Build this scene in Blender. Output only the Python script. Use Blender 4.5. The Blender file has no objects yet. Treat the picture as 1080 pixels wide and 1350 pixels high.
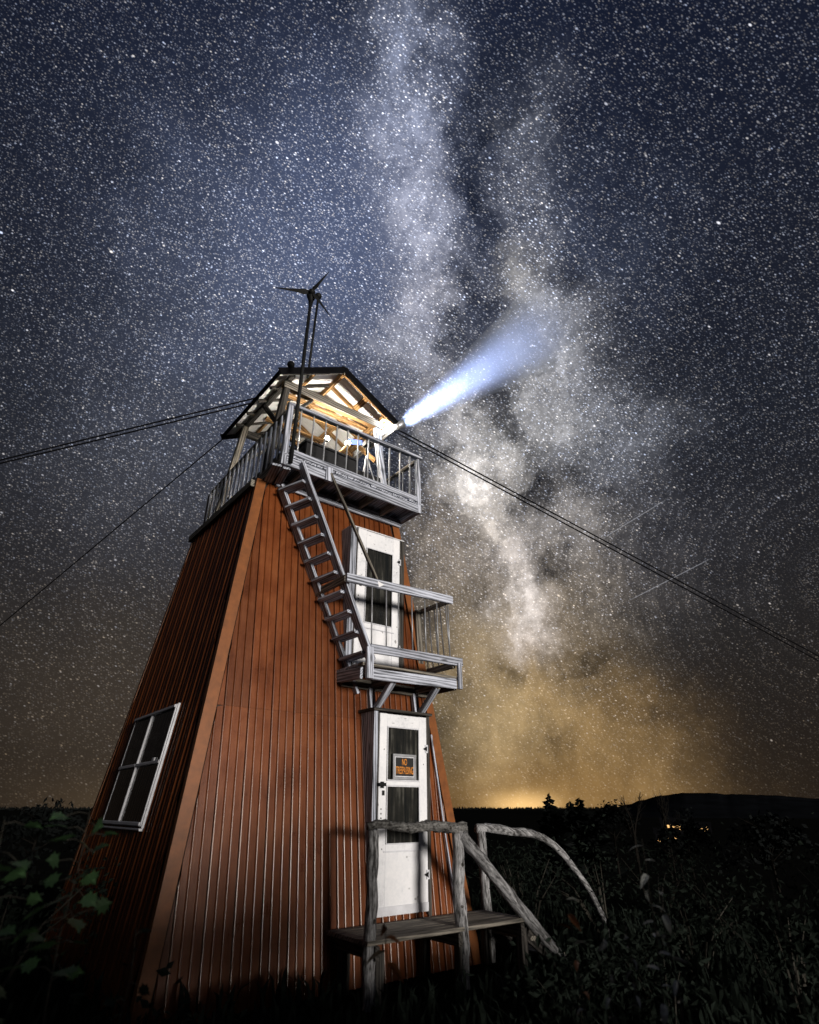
import bpy, bmesh, math, random
from mathutils import Vector, Matrix, noise
R = math.radians
S = bpy.context.scene
COL = S.collection
random.seed(7)

# ------------------------------------------------------------------ camera
cd = bpy.data.cameras.new('camera'); cam = bpy.data.objects.new('camera', cd); COL.objects.link(cam)
cam.location = (-3.772, -7.746, 1.55)
cam.rotation_euler = (R(90 + 27.004), 0, R(-38.315))
cd.sensor_fit = 'HORIZONTAL'; cd.sensor_width = 36; cd.lens = 25.556
cd.clip_start = .05; cd.clip_end = 20000
cd.dof.use_dof = True; cd.dof.focus_distance = 15; cd.dof.aperture_fstop = 2.2
S.camera = cam

# ------------------------------------------------------------------ world: night sky with the Milky Way
W = bpy.data.worlds.new('World'); S.world = W; W.use_nodes = True
def sky_dir(az, alt):
    az, alt = R(az), R(alt)
    return Vector((math.sin(az) * math.cos(alt), math.cos(az) * math.cos(alt), math.sin(alt)))
class NT:
    def __init__(s, t): s.t = t
    def n(s, typ, **kw):
        x = s.t.nodes.new(typ)
        for k, v in kw.items(): setattr(x, k, v)
        return x
    def set(s, sock, v):
        if hasattr(v, 'is_output'): s.t.links.new(v, sock)
        else: sock.default_value = v
    def m(s, op, a, b=0., c=None, clamp=False):
        x = s.n('ShaderNodeMath', operation=op, use_clamp=clamp)
        s.set(x.inputs[0], a); s.set(x.inputs[1], b)
        if c is not None: s.set(x.inputs[2], c)
        return x.outputs[0]
    def v(s, op, a, b=None, sc=None):
        x = s.n('ShaderNodeVectorMath', operation=op)
        s.set(x.inputs[0], a)
        if b is not None: s.set(x.inputs[1], b)
        if sc is not None: s.set(x.inputs['Scale'], sc)
        return x.outputs['Value'] if op in ('DOT_PRODUCT', 'LENGTH', 'DISTANCE') else x.outputs['Vector']
    def mr(s, val, a, b, c=0., d=1., smooth=False):
        x = s.n('ShaderNodeMapRange', clamp=True, interpolation_type='SMOOTHSTEP' if smooth else 'LINEAR')
        for i, q in enumerate((val, a, b, c, d)): s.set(x.inputs[i], q)
        return x.outputs[0]
    def noise(s, vec, scale, detail=4., rough=.55, dist=0.):
        x = s.n('ShaderNodeTexNoise')
        s.set(x.inputs['Vector'], vec); x.inputs['Scale'].default_value = scale
        x.inputs['Detail'].default_value = detail; x.inputs['Roughness'].default_value = rough
        x.inputs['Distortion'].default_value = dist
        return x.outputs['Fac'], x.outputs['Color']
    def mix(s, f, a, b):
        x = s.n('ShaderNodeMix', data_type='RGBA')
        s.set(x.inputs['Factor'], f); s.set(x.inputs[6], a); s.set(x.inputs[7], b)
        return x.outputs[2]
    def ramp(s, f, stops):
        x = s.n('ShaderNodeValToRGB'); s.set(x.inputs[0], f)
        e = x.color_ramp.elements
        while len(e) < len(stops): e.new(.5)
        for q, (p, c) in zip(e, stops):
            q.position = p; q.color = (*c, 1) if len(c) == 3 else c
        return x.outputs[0]
def build_sky(t):
    t.nodes.clear(); k = NT(t)
    out = k.n('ShaderNodeOutputWorld'); bg = k.n('ShaderNodeBackground'); t.links.new(bg.outputs[0], out.inputs[0])
    D = k.v('NORMALIZE', k.n('ShaderNodeTexCoord').outputs['Generated'])
    alt = k.n('ShaderNodeSeparateXYZ'); k.set(alt.inputs[0], D); alt = alt.outputs[2]
    nw, nc = k.noise(D, 10., 8., .64)
    Dw = k.v('NORMALIZE', k.v('ADD', D, k.v('SCALE', k.v('SUBTRACT', nc, (.5, .5, .5)), sc=.19)))
    n1, _ = k.noise(k.v('MULTIPLY', D, (1.25, 1.25, .8)), 10., 9., .68)
    n2, _ = k.noise(D, 75., 5., .70)
    cloud = k.mr(k.m('ADD', k.m('MULTIPLY', n1, .68), k.m('MULTIPLY', n2, .32)), .36, .64, .36, 1.66)
    # the even airglow of a dark sky: bluish high up, brownish towards the horizon
    col = k.ramp(k.mr(alt, 0., .95), [(0., (.018, .0125, .0085)), (.25, (.017, .0155, .0155)), (.55, (.0125, .0145, .022)), (1., (.0062, .0095, .024))])
    def lobe(az, al, r, soft=True):
        d = k.v('DOT_PRODUCT', Dw, tuple(sky_dir(az, al)))
        return k.m('EXPONENT', k.m('MULTIPLY', k.m('SUBTRACT', d, 1.), 2. / (R(r) * .56) ** 2))
    mw = 0.
    acc = None; brown = (0., 0., 0.)
    for az, al, r, c, s in GLOW:                       # star clouds of the Milky Way
        x = k.v('SCALE', tuple(c), sc=k.m('MULTIPLY', lobe(az, al, r), s))
        if r > 15.5: col = k.v('ADD', col, k.v('SCALE', x, sc=1.45)); continue    # the smooth outer glow
        if c[0] > 2.0 * c[2]: brown = k.v('ADD', brown, x); continue               # the hazier clouds low down
        acc = x if acc is None else k.v('ADD', acc, x)
    n3, _ = k.noise(Dw, 15., 9., .62, .4)
    n4, _ = k.noise(Dw, 13., 7., .60, .3)
    lanes = k.mr(k.m('ABSOLUTE', k.m('SUBTRACT', n4, .5)), 0., .055, .72, 1.06, True)     # branching thin dust lanes
    acc = k.v('SCALE', acc, sc=lanes)
    acc = k.v('SCALE', acc, sc=k.m('MULTIPLY', cloud, 1.55))
    dark = None
    for az, al, r, s in DUST:                          # dust lanes
        f = k.m('SUBTRACT', 1., k.m('MULTIPLY', k.m('MULTIPLY', lobe(az, al, r * 1.15), k.mr(n3, .36, .60, .30, 1.18)), s))
        dark = f if dark is None else k.m('MULTIPLY', dark, f)
    acc = k.v('ADD', acc, k.v('SCALE', brown, sc=k.m('MULTIPLY', k.mr(cloud, .36, 1.66, .72, 1.28), 1.5)))
    acc = k.v('SCALE', acc, sc=dark)
    col = k.v('SCALE', col, sc=k.mr(dark, 0., 1., .42, 1.))
    col = k.v('ADD', col, acc)
    for az, al, r, c, s in LIGHTDOME:                  # town glow low over the horizon, wider than tall
        d = k.v('SUBTRACT', D, tuple(sky_dir(az, al)))
        d = k.v('MULTIPLY', d, (1., 1., 2.6))
        f = k.m('POWER', k.mr(k.v('LENGTH', d), 0., math.sin(R(r)) , 1., 0., True), 1.6)
        col = k.v('ADD', col, k.v('SCALE', tuple(c), sc=k.m('MULTIPLY', f, s)))
    # stars, very slightly trailed by the earth's turning
    tv = Vector(TRAIL)
    Ds = k.v('SUBTRACT', D, k.v('SCALE', tuple(tv), sc=k.m('MULTIPLY', k.v('DOT_PRODUCT', D, tuple(tv)), .52)))
    bright = k.v('DOT_PRODUCT', col, (.3, .5, .2))
    dens = k.mr(bright, .010, .11, .34, 1.5)
    lowfade = k.mr(alt, .0, .62, .14, 1.)
    stars = None
    for scale, rad, gain, pw, use_d in ((520., .00095, 1.05, 2.0, True), (300., .00108, 2.3, 4.0, True), (140., .00125, 2.6, 4.5, True), (60., .0015, 2.6, 3.5, False), (24., .0020, 3.0, 2.0, False), (9., .0030, 4., .9, False)):
        vo = k.n('ShaderNodeTexVoronoi', feature='F1'); k.set(vo.inputs['Vector'], Ds); vo.inputs['Scale'].default_value = scale
        sep = k.n('ShaderNodeSeparateColor'); k.set(sep.inputs[0], vo.outputs['Color'])
        f = k.mr(vo.outputs['Distance'], 0., rad * scale, 1., 0.)
        f = k.m('MULTIPLY', f, k.m('POWER', sep.outputs[0], pw))
        f = k.m('MULTIPLY', f, gain)
        if use_d: f = k.m('MULTIPLY', f, dens)
        c = k.mix(sep.outputs[1], (.72, .84, 1.15, 1), (1.05, .97, .88, 1))
        x = k.v('SCALE', c, sc=f)
        stars = x if stars is None else k.v('ADD', stars, x)
    stars = k.v('SCALE', stars, sc=k.m('MULTIPLY', lowfade, .78))
    stars = k.v('MULTIPLY', stars, k.mix(k.mr(alt, .05, .5), (1.0, .80, .55, 1), (1, 1, 1, 1)))
    col = k.v('ADD', col, stars)
    for az0, al0, az1, al1, s in METEORS:              # faint meteors
        a, b = sky_dir(az0, al0), sky_dir(az1, al1)
        n = a.cross(b).normalized(); mid = (a + b).normalized(); half = mid.dot(a)
        f = k.mr(k.m('ABSOLUTE', k.v('DOT_PRODUCT', D, tuple(n))), .0002, .0009, 1., 0.)
        g = k.mr(k.v('DOT_PRODUCT', D, tuple(mid)), half, half + (1 - half) * .5, 0., 1.)
        col = k.v('ADD', col, k.v('SCALE', (.8, .82, .9), sc=k.m('MULTIPLY', k.m('MULTIPLY', f, g), s)))
    k.set(bg.inputs['Color'], col); bg.inputs['Strength'].default_value = 1.0
# tables: (azimuth, altitude, radius in degrees, radiance, strength)
GLOW = [
    (29.45, 52.74, 21.12, (0.04, 0.052, 0.094), 1.0),
    (19.94, 43.23, 20.49, (0.032, 0.039, 0.062), 0.9),
    (11.68, 28.34, 16.3, (0.024, 0.025, 0.03), 0.8),
    (12.75, 8.39, 17.65, (0.02, 0.015, 0.01), 0.9),
    (37.61, 65.74, 4.59, (0.09, 0.1, 0.135), 1.0),
    (38.32, 61.41, 5.12, (0.12, 0.13, 0.17), 1.0),
    (39.26, 56.57, 5.03, (0.17, 0.175, 0.21), 1.0),
    (40.07, 51.84, 4.78, (0.2, 0.2, 0.225), 1.0),
    (40.59, 47.37, 4.38, (0.19, 0.185, 0.2), 1.0),
    (39.5, 43.35, 6.01, (0.13, 0.13, 0.145), 1.0),
    (42.05, 38.37, 5.83, (0.15, 0.145, 0.15), 1.0),
    (44.14, 34.3, 5.54, (0.2, 0.19, 0.185), 1.0),
    (46.05, 30.14, 6.22, (0.27, 0.25, 0.23), 1.0),
    (45.71, 30.16, 3.68, (0.18, 0.17, 0.165), 1.0),
    (48.43, 32.92, 4.41, (0.18, 0.175, 0.17), 1.0),
    (47.43, 26.34, 4.06, (0.16, 0.145, 0.13), 1.0),
    (43.19, 23.57, 8.18, (0.15, 0.125, 0.1), 1.0),
    (48.53, 22.21, 4.78, (0.23, 0.21, 0.2), 1.0),
    (49.55, 18.14, 3.99, (0.26, 0.245, 0.245), 1.0),
    (49.96, 14.71, 3.55, (0.27, 0.25, 0.25), 1.0),
    (45.88, 15.45, 9.48, (0.14, 0.108, 0.068), 1.0),
    (53.71, 25.07, 7.23, (0.085, 0.077, 0.072), 1.0),
    (54.97, 17.75, 9.28, (0.08, 0.066, 0.05), 1.0),
    (49.7, 9.1, 9.73, (0.155, 0.105, 0.048), 1.0),
    (45.33, 6.56, 8.9, (0.15, 0.108, 0.054), 1.0),
    (54.04, 5.74, 9.27, (0.11, 0.068, 0.026), 1.0),
    (57.37, 2.63, 9.44, (0.055, 0.034, 0.013), 1.0),
    (61.3, 1.42, 9.07, (0.03, 0.018, 0.007), 1.0),
    (52.11, 48.83, 4.01, (0.1, 0.093, 0.08), 1.0),
    (55.06, 45.5, 5.7, (0.17, 0.17, 0.185), 1.0),
    (56.91, 39.76, 6.99, (0.15, 0.15, 0.16), 1.0),
    (54.77, 35.13, 6.1, (0.125, 0.12, 0.115), 1.0),
    (59.79, 32.9, 8.48, (0.085, 0.088, 0.1), 1.0),
    (55.04, 53.68, 4.81, (0.07, 0.072, 0.082), 1.0),
    (56.11, 25.52, 6.44, (0.07, 0.066, 0.062), 1.0),
    (62.82, 48.57, 10.95, (0.012, 0.015, 0.024), 1.0),
    (62.09, 21.83, 11.71, (0.014, 0.014, 0.016), 1.0),
    (56.44, 58.57, 4.96, (0.05, 0.053, 0.062), 1.0),
]
DUST = [
    (52.0, 62.23, 4.11, 0.9),
    (50.39, 58.21, 4.21, 0.97),
    (48.36, 54.72, 3.28, 0.97),
    (47.03, 51.53, 3.01, 0.97),
    (46.81, 47.74, 2.9, 0.95),
    (44.45, 43.88, 2.48, 0.8),
    (59.56, 47.34, 2.86, 0.6),
    (48.18, 39.44, 3.71, 0.9),
    (49.82, 35.35, 3.05, 0.8),
    (51.84, 29.3, 3.49, 0.85),
    (43.7, 24.15, 3.42, 0.45),
    (47.06, 21.56, 2.21, 0.75),
    (52.65, 19.73, 2.74, 0.75),
    (56.8, 29.78, 4.26, 0.6),
    (51.53, 3.93, 4.47, 0.5),
    (48.48, 11.17, 2.77, 0.6),
    (54.82, 11.55, 3.41, 0.6),
    (42.31, 33.27, 2.07, 0.6),
    (46.13, 19.4, 2.34, 0.6),
    (51.6, 13.78, 2.1, 0.5),
]
LIGHTDOME = [
    (48.21, 0.1, 5.85, (0.95, 0.6, 0.24), 0.8),
    (48.86, 0.1, 19.93, (0.2, 0.108, 0.03), 1.0),
    (14.47, 0.09, 13.27, (0.03, 0.02, 0.01), 1.0),
]
METEORS = [
    (58.2, 23.02, 65.12, 25.71, 0.22),
    (59.6, 17.08, 67.7, 19.87, 0.22),
    (53.52, 55.63, 65.39, 59.06, 0.08),
]
TRAIL = (0.8466, -0.3290, -0.4184)
build_sky(W.node_tree)

# ------------------------------------------------------------------ sun lamp added in place of a close hand torch, and exposure
sd = bpy.data.lights.new('torch_stand_in', 'SUN'); sun = bpy.data.objects.new('torch_stand_in', sd); COL.objects.link(sun)
sd.energy = 4.2; sd.angle = R(11); sd.color = (1.0, .93, .84)
sun.rotation_euler = Vector((.0, .99, -.075)).to_track_quat('-Z', 'Y').to_euler()
S.view_settings.view_transform = 'Standard'; S.view_settings.look = 'None'
S.view_settings.exposure = 0; S.view_settings.gamma = 1
try: S.view_settings.use_curve_mapping = False
except Exception: pass
S.render.engine = 'CYCLES'
S.cycles.use_denoising = True
S.cycles.max_bounces = 6; S.cycles.transparent_max_bounces = 12; S.cycles.volume_bounces = 0
S.cycles.sample_clamp_indirect = 4

# ------------------------------------------------------------------ object helpers
WM = {}
def put(o, parent=None, M=None):
    COL.objects.link(o)
    M = M if M is not None else Matrix.Identity(4)
    WM[o.name] = M
    o.matrix_basis = M
    if parent is not None:
        o.parent = parent; o.matrix_parent_inverse = WM[parent.name].inverted()
    return o
def tag(o, label=None, cat=None, group=None, kind=None):
    if label: o['label'] = label
    if cat: o['category'] = cat
    if group: o['group'] = group
    if kind: o['kind'] = kind
    return o
def thing(name, loc, label, cat, group=None):
    return tag(put(bpy.data.objects.new(name, None), None, Matrix.Translation(loc)), label, cat, group)
def mesh(name, verts, faces, mat, parent=None, M=None, smooth=False, weld=False, recalc=True):
    me = bpy.data.meshes.new(name); me.from_pydata([tuple(v) for v in verts], [], faces); me.update()
    if recalc:
        bm = bmesh.new(); bm.from_mesh(me)
        if weld: bmesh.ops.remove_doubles(bm, verts=bm.verts, dist=1e-5)
        bmesh.ops.recalc_face_normals(bm, faces=bm.faces); bm.to_mesh(me); bm.free()
    if smooth: me.polygons.foreach_set('use_smooth', [True] * len(me.polygons))
    for q in (mat if isinstance(mat, (list, tuple)) else [mat]): me.materials.append(q)
    return put(bpy.data.objects.new(name, me), parent, M)
def frame(p0, p1, up=(0, 0, 1)):
    p0, p1 = Vector(p0), Vector(p1); x = (p1 - p0); L = x.length; x.normalize()
    up = Vector(up)
    if abs(x.dot(up)) > .98: up = Vector((0, 1, 0))
    y = up.cross(x).normalized(); z = x.cross(y)
    M = Matrix((x, y, z)).transposed().to_4x4(); M.translation = (p0 + p1) / 2
    return M, L
BEAMS = {}
def beam_mesh(L, w, h, mat, c=.006):
    key = (round(L, 4), round(w, 4), round(h, 4), mat.name)
    if key in BEAMS: return BEAMS[key]
    c = min(c, w * .25, h * .25); a, b = w / 2, h / 2
    sec = [(-a + c, -b), (a - c, -b), (a, -b + c), (a, b - c), (a - c, b), (-a + c, b), (-a, b - c), (-a, -b + c)]
    vs = [(sx * L / 2, y, z) for sx in (-1, 1) for y, z in sec]
    fs = [(i, (i + 1) % 8, 8 + (i + 1) % 8, 8 + i) for i in range(8)] + [tuple(range(7, -1, -1)), tuple(range(8, 16))]
    me = bpy.data.meshes.new('beam'); me.from_pydata(vs, [], fs); me.update(); me.materials.append(mat)
    BEAMS[key] = me; return me
def beam(name, p0, p1, w, h, mat, parent=None, up=(0, 0, 1)):
    """a squared timber from p0 to p1, w wide across, h high along up"""
    M, L = frame(p0, p1, up)
    return put(bpy.data.objects.new(name, beam_mesh(L, w, h, mat)), parent, M)
def box(name, lo, hi, mat, parent=None, c=.004):
    lo, hi = Vector(lo), Vector(hi); d = hi - lo; m = (lo + hi) / 2
    if d.z >= d.x and d.z >= d.y: return beam(name, (m.x, m.y, lo.z), (m.x, m.y, hi.z), d.x, d.y, mat, parent, (0, 1, 0))
    if d.x >= d.y: return beam(name, (lo.x, m.y, m.z), (hi.x, m.y, m.z), d.y, d.z, mat, parent)
    return beam(name, (m.x, lo.y, m.z), (m.x, hi.y, m.z), d.x, d.z, mat, parent)
def tube(name, pts, rads, mat, parent=None, n=8, rough=0., smooth=True, caps=True):
    vs, fs = tube_geo(pts, rads, n, rough, caps)
    o = Vector(pts[0])
    return mesh(name, [Vector(v) - o for v in vs], fs, mat, parent, Matrix.Translation(o), smooth)
def tube_geo(pts, rads, n=8, rough=0., caps=True):
    pts = [Vector(p) for p in pts]
    if not isinstance(rads, (list, tuple)): rads = [rads] * len(pts)
    vs, fs = [], []; ref = None
    for i, p in enumerate(pts):
        t = (pts[min(i + 1, len(pts) - 1)] - pts[max(i - 1, 0)]).normalized()
        if ref is None: ref = Vector((0, 0, 1)) if abs(t.z) < .9 else Vector((1, 0, 0))
        u = t.cross(ref).normalized(); w = u.cross(t).normalized(); ref = w
        for k in range(n):
            a = 2 * math.pi * k / n
            r = rads[i] * (1 + (rough * noise.noise(Vector((math.cos(a) * 2.2, math.sin(a) * 2.2, i * .8 + p.x * 3 + p.y))) if rough else 0))
            vs.append(p + u * math.cos(a) * r + w * math.sin(a) * r)
    for i in range(len(pts) - 1):
        for k in range(n):
            fs.append((i * n + k, i * n + (k + 1) % n, (i + 1) * n + (k + 1) % n, (i + 1) * n + k))
    if caps: fs.append(tuple(range(n - 1, -1, -1))); fs.append(tuple((len(pts) - 1) * n + k for k in range(n)))
    return vs, fs
def ball(name, c, r, mat, parent=None, n=12, m=8):
    pts = []; rr = []
    for i in range(m + 1):
        a = math.pi * i / m; pts.append((c[0], c[1], c[2] - r * math.cos(a))); rr.append(max(.0008, r * math.sin(a)))
    return tube(name, pts, rr, mat, parent, n)
def log_path(p0, p1, k=9, wob=.02, seed=0, arc=0.):
    p0, p1 = Vector(p0), Vector(p1); out = []
    for i in range(k):
        t = i / (k - 1); p = p0.lerp(p1, t)
        p += Vector((noise.noise(Vector((t * 4, seed, 0))), noise.noise(Vector((t * 4, seed, 5))), noise.noise(Vector((t * 4, seed, 9))))) * wob * (1 if 0 < i < k - 1 else .3)
        p.z += arc * 4 * t * (1 - t)
        out.append(p)
    return out

# ------------------------------------------------------------------ materials
def newmat(name):
    m = bpy.data.materials.new(name); m.use_nodes = True
    t = m.node_tree; b = t.nodes['Principled BSDF']; return m, NT(t), b
def obj_co(k, stretch=(1, 1, 1), rnd=True):
    co = k.n('ShaderNodeTexCoord').outputs['Object']
    v = k.v('MULTIPLY', co, stretch)
    if rnd:
        r = k.n('ShaderNodeObjectInfo').outputs['Random']
        v = k.v('ADD', v, k.v('SCALE', (37., 53., 71.), sc=r))
    return v
def bump(k, b, h, strength=.4, dist=.01):
    x = k.n('ShaderNodeBump'); x.inputs['Strength'].default_value = strength; x.inputs['Distance'].default_value = dist
    k.set(x.inputs['Height'], h); k.set(b.inputs['Normal'], x.outputs[0])
def wood(name, dark, light, warm=0., grain=1., rough=.85, along=(1.1, 26, 26)):
    m, k, b = newmat(name)
    v = obj_co(k, along)
    big, _ = k.noise(obj_co(k, (.9, 6, 6)), 1.0, 3., .6, .8)
    # cathedral figure: distorted rings across the board, drawn out along it
    w = k.n('ShaderNodeTexWave', wave_type='BANDS', bands_direction='DIAGONAL'); k.set(w.inputs['Vector'], obj_co(k, (.55, 14, 14)))
    w.inputs['Scale'].default_value = 1.1; w.inputs['Distortion'].default_value = 7.; w.inputs['Detail'].default_value = 3.; w.inputs['Detail Scale'].default_value = 1.0
    fine, _ = k.noise(v, 3.2, 6., .7)
    f = k.m('ADD', k.m('MULTIPLY', fine, .74), k.m('MULTIPLY', w.outputs['Fac'], .26 * grain))
    f = k.m('ADD', f, k.m('MULTIPLY', k.m('SUBTRACT', big, .5), .45))
    c = k.ramp(f, [(.30, dark), (.46, tuple(a * .45 + d * .55 for a, d in zip(light, dark))), (.62, light), (.8, tuple(min(1, x * 1.22) for x in light))])
    r = k.n('ShaderNodeObjectInfo').outputs['Random']
    c = k.v('SCALE', c, sc=k.mr(r, 0., 1., .72, 1.18))
    # knots
    vo = k.n('ShaderNodeTexVoronoi', feature='F1'); k.set(vo.inputs['Vector'], obj_co(k, (2.2, 9, 9))); vo.inputs['Scale'].default_value = .9
    kn = k.mr(vo.outputs['Distance'], .05, .16, .25, 1., True)
    c = k.v('SCALE', c, sc=kn)
    k.set(b.inputs['Base Color'], c); b.inputs['Roughness'].default_value = rough
    b.inputs['Specular IOR Level'].default_value = .25
    bump(k, b, f, .7, .012)
    return m
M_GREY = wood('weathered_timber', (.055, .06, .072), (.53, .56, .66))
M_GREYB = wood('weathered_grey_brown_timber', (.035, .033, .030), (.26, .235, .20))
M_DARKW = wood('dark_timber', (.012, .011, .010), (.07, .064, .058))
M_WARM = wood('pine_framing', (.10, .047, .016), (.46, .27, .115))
M_LOG = wood('barkless_log', (.028, .027, .027), (.50, .50, .52), grain=.35, along=(3.5, 16, 16))
M_BARK = wood('barky_log', (.012, .011, .010), (.26, .255, .25), grain=.2, along=(9, 14, 14))

def siding_mat():
    m, k, b = newmat('brown_painted_metal')
    co = k.n('ShaderNodeTexCoord').outputs['Object']
    n, _ = k.noise(co, 2.2, 5., .6); f, _ = k.noise(co, 120., 2., .6)
    s, _ = k.noise(k.v('MULTIPLY', co, (9, 9, .5)), 2., 5., .68)
    f2 = k.m('ADD', k.m('MULTIPLY', n, .5), k.m('ADD', k.m('MULTIPLY', f, .2), k.m('MULTIPLY', s, .3)))
    c = k.ramp(f2, [(.34, (.060, .0135, .0030)), (.5, (.125, .032, .0066)), (.66, (.190, .058, .0140))])
    r = k.n('ShaderNodeObjectInfo').outputs['Random']
    c = k.v('SCALE', c, sc=k.mr(r, 0., 1., .82, 1.12))
    k.set(b.inputs['Base Color'], c)
    k.set(b.inputs['Roughness'], k.mr(f2, .3, .7, .24, .36)); b.inputs['Specular IOR Level'].default_value = .55
    bump(k, b, k.m('ADD', k.m('MULTIPLY', f, .5), n), .12, .01)
    return m
M_SIDE = siding_mat()
def plain(name, c, rough=.6, metal=0., var=.25, sc=6., spec=.4, bmp=0.):
    m, k, b = newmat(name)
    n, _ = k.noise(obj_co(k), sc, 6., .65)
    lo = tuple(x * (1 - var) for x in c); hi = tuple(min(1, x * (1 + var * .6)) for x in c)
    k.set(b.inputs['Base Color'], k.ramp(n, [(.3, lo), (.7, hi)]))
    b.inputs['Roughness'].default_value = rough; b.inputs['Metallic'].default_value = metal; b.inputs['Specular IOR Level'].default_value = spec
    if bmp: bump(k, b, n, bmp, .01)
    return m
M_TRIM = plain('tan_brown_flashing', (.19, .062, .0145), .45, var=.3, sc=9.)
M_CORE = plain('dark_sheathing', (.03, .018, .012), .8)
def door_mat():
    m, k, b = newmat('white_painted_door')
    co = obj_co(k)
    n, _ = k.noise(co, 3., 6., .65); s, _ = k.noise(k.v('MULTIPLY', co, (1, 1, 1)), 30., 3., .7)
    sc, _ = k.noise(k.v('MULTIPLY', co, (5, 5, 22)), 2., 2., .5)
    f = k.m('ADD', k.m('MULTIPLY', n, .6), k.m('MULTIPLY', s, .4))
    c = k.ramp(f, [(.30, (.52, .53, .57)), (.45, (.70, .71, .75)), (.65, (.80, .80, .83))])
    c = k.v('SCALE', c, sc=k.mr(sc, .69, .74, 1., .35))
    k.set(b.inputs['Base Color'], c); b.inputs['Roughness'].default_value = .45
    return m
M_WHITE = door_mat()
M_FRAME = plain('white_window_frame', (.62, .63, .68), .4, var=.2)
M_ALU = plain('grey_metal', (.42, .43, .46), .4, .6, .3)
M_ROD = plain('galvanised_rod', (.36, .37, .40), .45, .5, .35, 14.)
M_BLACK = plain('black_metal', (.007, .0075, .008), .6, 0., .3, 6., .15)
M_DARK = plain('dark_gear_and_backing', (.014, .014, .016), .9)
M_PANEL = plain('pale_roof_sheet', (.82, .82, .82), .5, 0., .22, 4.)
M_TAR = plain('tarred_board', (.006, .006, .007), .9, 0., .3, 6., 0.)
M_ROOFTOP = plain('dark_roofing', (.022, .022, .024), .6)
M_BLUE = plain('blue_tarpaulin', (.03, .06, .26), .5)
M_CURT = None
def curtain_mat():
    m, k, b = newmat('brown_curtain')
    co = k.n('ShaderNodeTexCoord').outputs['Object']
    n, _ = k.noise(k.v('MULTIPLY', co, (1, 1, .06)), 28., 3., .6)  # light and dark of the curtain folds streaked into the colour
    n2, _ = k.noise(co, 5., 4., .6)
    k.set(b.inputs['Base Color'], k.ramp(k.m('ADD', k.m('MULTIPLY', n, .7), k.m('MULTIPLY', n2, .3)), [(.38, (.006, .006, .006)), (.53, (.030, .025, .020)), (.68, (.17, .15, .125))]))
    b.inputs['Roughness'].default_value = .95
    return m
M_CURT = curtain_mat()
def glass_mat():
    m, k, b = newmat('window_glass'); t = k.t
    out = t.nodes['Material Output']
    tr = k.n('ShaderNodeBsdfTransparent'); tr.inputs[0].default_value = (.72, .76, .78, 1)
    gl = k.n('ShaderNodeBsdfGlossy'); gl.inputs['Roughness'].default_value = .06
    fr = k.n('ShaderNodeFresnel'); fr.inputs[0].default_value = 1.45
    mx = k.n('ShaderNodeMixShader'); t.links.new(fr.outputs[0], mx.inputs[0]); t.links.new(tr.outputs[0], mx.inputs[1]); t.links.new(gl.outputs[0], mx.inputs[2])
    t.links.new(mx.outputs[0], out.inputs[0]); return m
M_GLASS = glass_mat()
def emit(name, c, s):
    m, k, b = newmat(name); b.inputs['Base Color'].default_value = (0, 0, 0, 1)
    b.inputs['Emission Color'].default_value = (*c, 1); b.inputs['Emission Strength'].default_value = s; return m
M_LAMP = emit('lit_bulb', (1., .93, .82), 60.)
M_LAMPW = emit('lit_warm_bulb', (1., .78, .45), 60.)
M_LENS = emit('lit_lens', (.85, .92, 1.), 30.)
M_LITWIN = emit('lit_window', (1., .55, .20), 1.5)
M_SIGNK = plain('black_sign_face', (.008, .008, .009), .5)
M_ORANGE = plain('orange_lettering', (.75, .27, .03), .5, var=.15)
def leaf_mat(name, c, var=.5, rough=.55):
    m, k, b = newmat(name)
    n, _ = k.noise(k.n('ShaderNodeTexCoord').outputs['Object'], 9., 4., .6)
    r = k.n('ShaderNodeObjectInfo').outputs['Random']
    cc = k.ramp(n, [(.3, tuple(x * (1 - var) for x in c)), (.7, tuple(x * (1 + var) for x in c))])
    cc = k.v('SCALE', cc, sc=k.mr(r, 0., 1., .6, 1.25))
    k.set(b.inputs['Base Color'], cc); b.inputs['Roughness'].default_value = rough; b.inputs['Specular IOR Level'].default_value = .25 if rough < .8 else 0.
    return m
M_LEAF = leaf_mat('dark_leaf', (.012, .016, .013), .5, .85)
M_GREENLEAF = leaf_mat('green_leaf', (.035, .075, .030))
M_PALELEAF = leaf_mat('grey_green_leaf', (.34, .35, .33), .35)
M_DRYLEAF = leaf_mat('withered_leaf', (.30, .235, .17), .4)
M_RUST = leaf_mat('rust_leaf', (.28, .10, .03), .4)
M_STEM = plain('plant_stem', (.03, .027, .02), .8)
M_TRUNK = plain('dark_bark', (.010, .009, .008), .95, 0., .4, 6., 0.)
M_CONIFER = leaf_mat('conifer_needles', (.006, .007, .007), .3, .9)
def ground_mat():
    m, k, b = newmat('dark_ground')
    co = k.n('ShaderNodeTexCoord').outputs['Object']
    n, _ = k.noise(co, .6, 8., .65); f, _ = k.noise(co, 14., 5., .7)
    k.set(b.inputs['Base Color'], k.ramp(k.m('ADD', k.m('MULTIPLY', n, .5), k.m('MULTIPLY', f, .5)), [(.35, (.004, .0045, .004)), (.65, (.014, .014, .012))]))
    b.inputs['Roughness'].default_value = 1.; b.inputs['Specular IOR Level'].default_value = 0.
    bump(k, b, f, .8, .08); return m
M_GROUND = ground_mat()
M_HILL = plain('wooded_hill', (.009, .010, .012), 1., 0., .5, .02, 0.)

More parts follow.
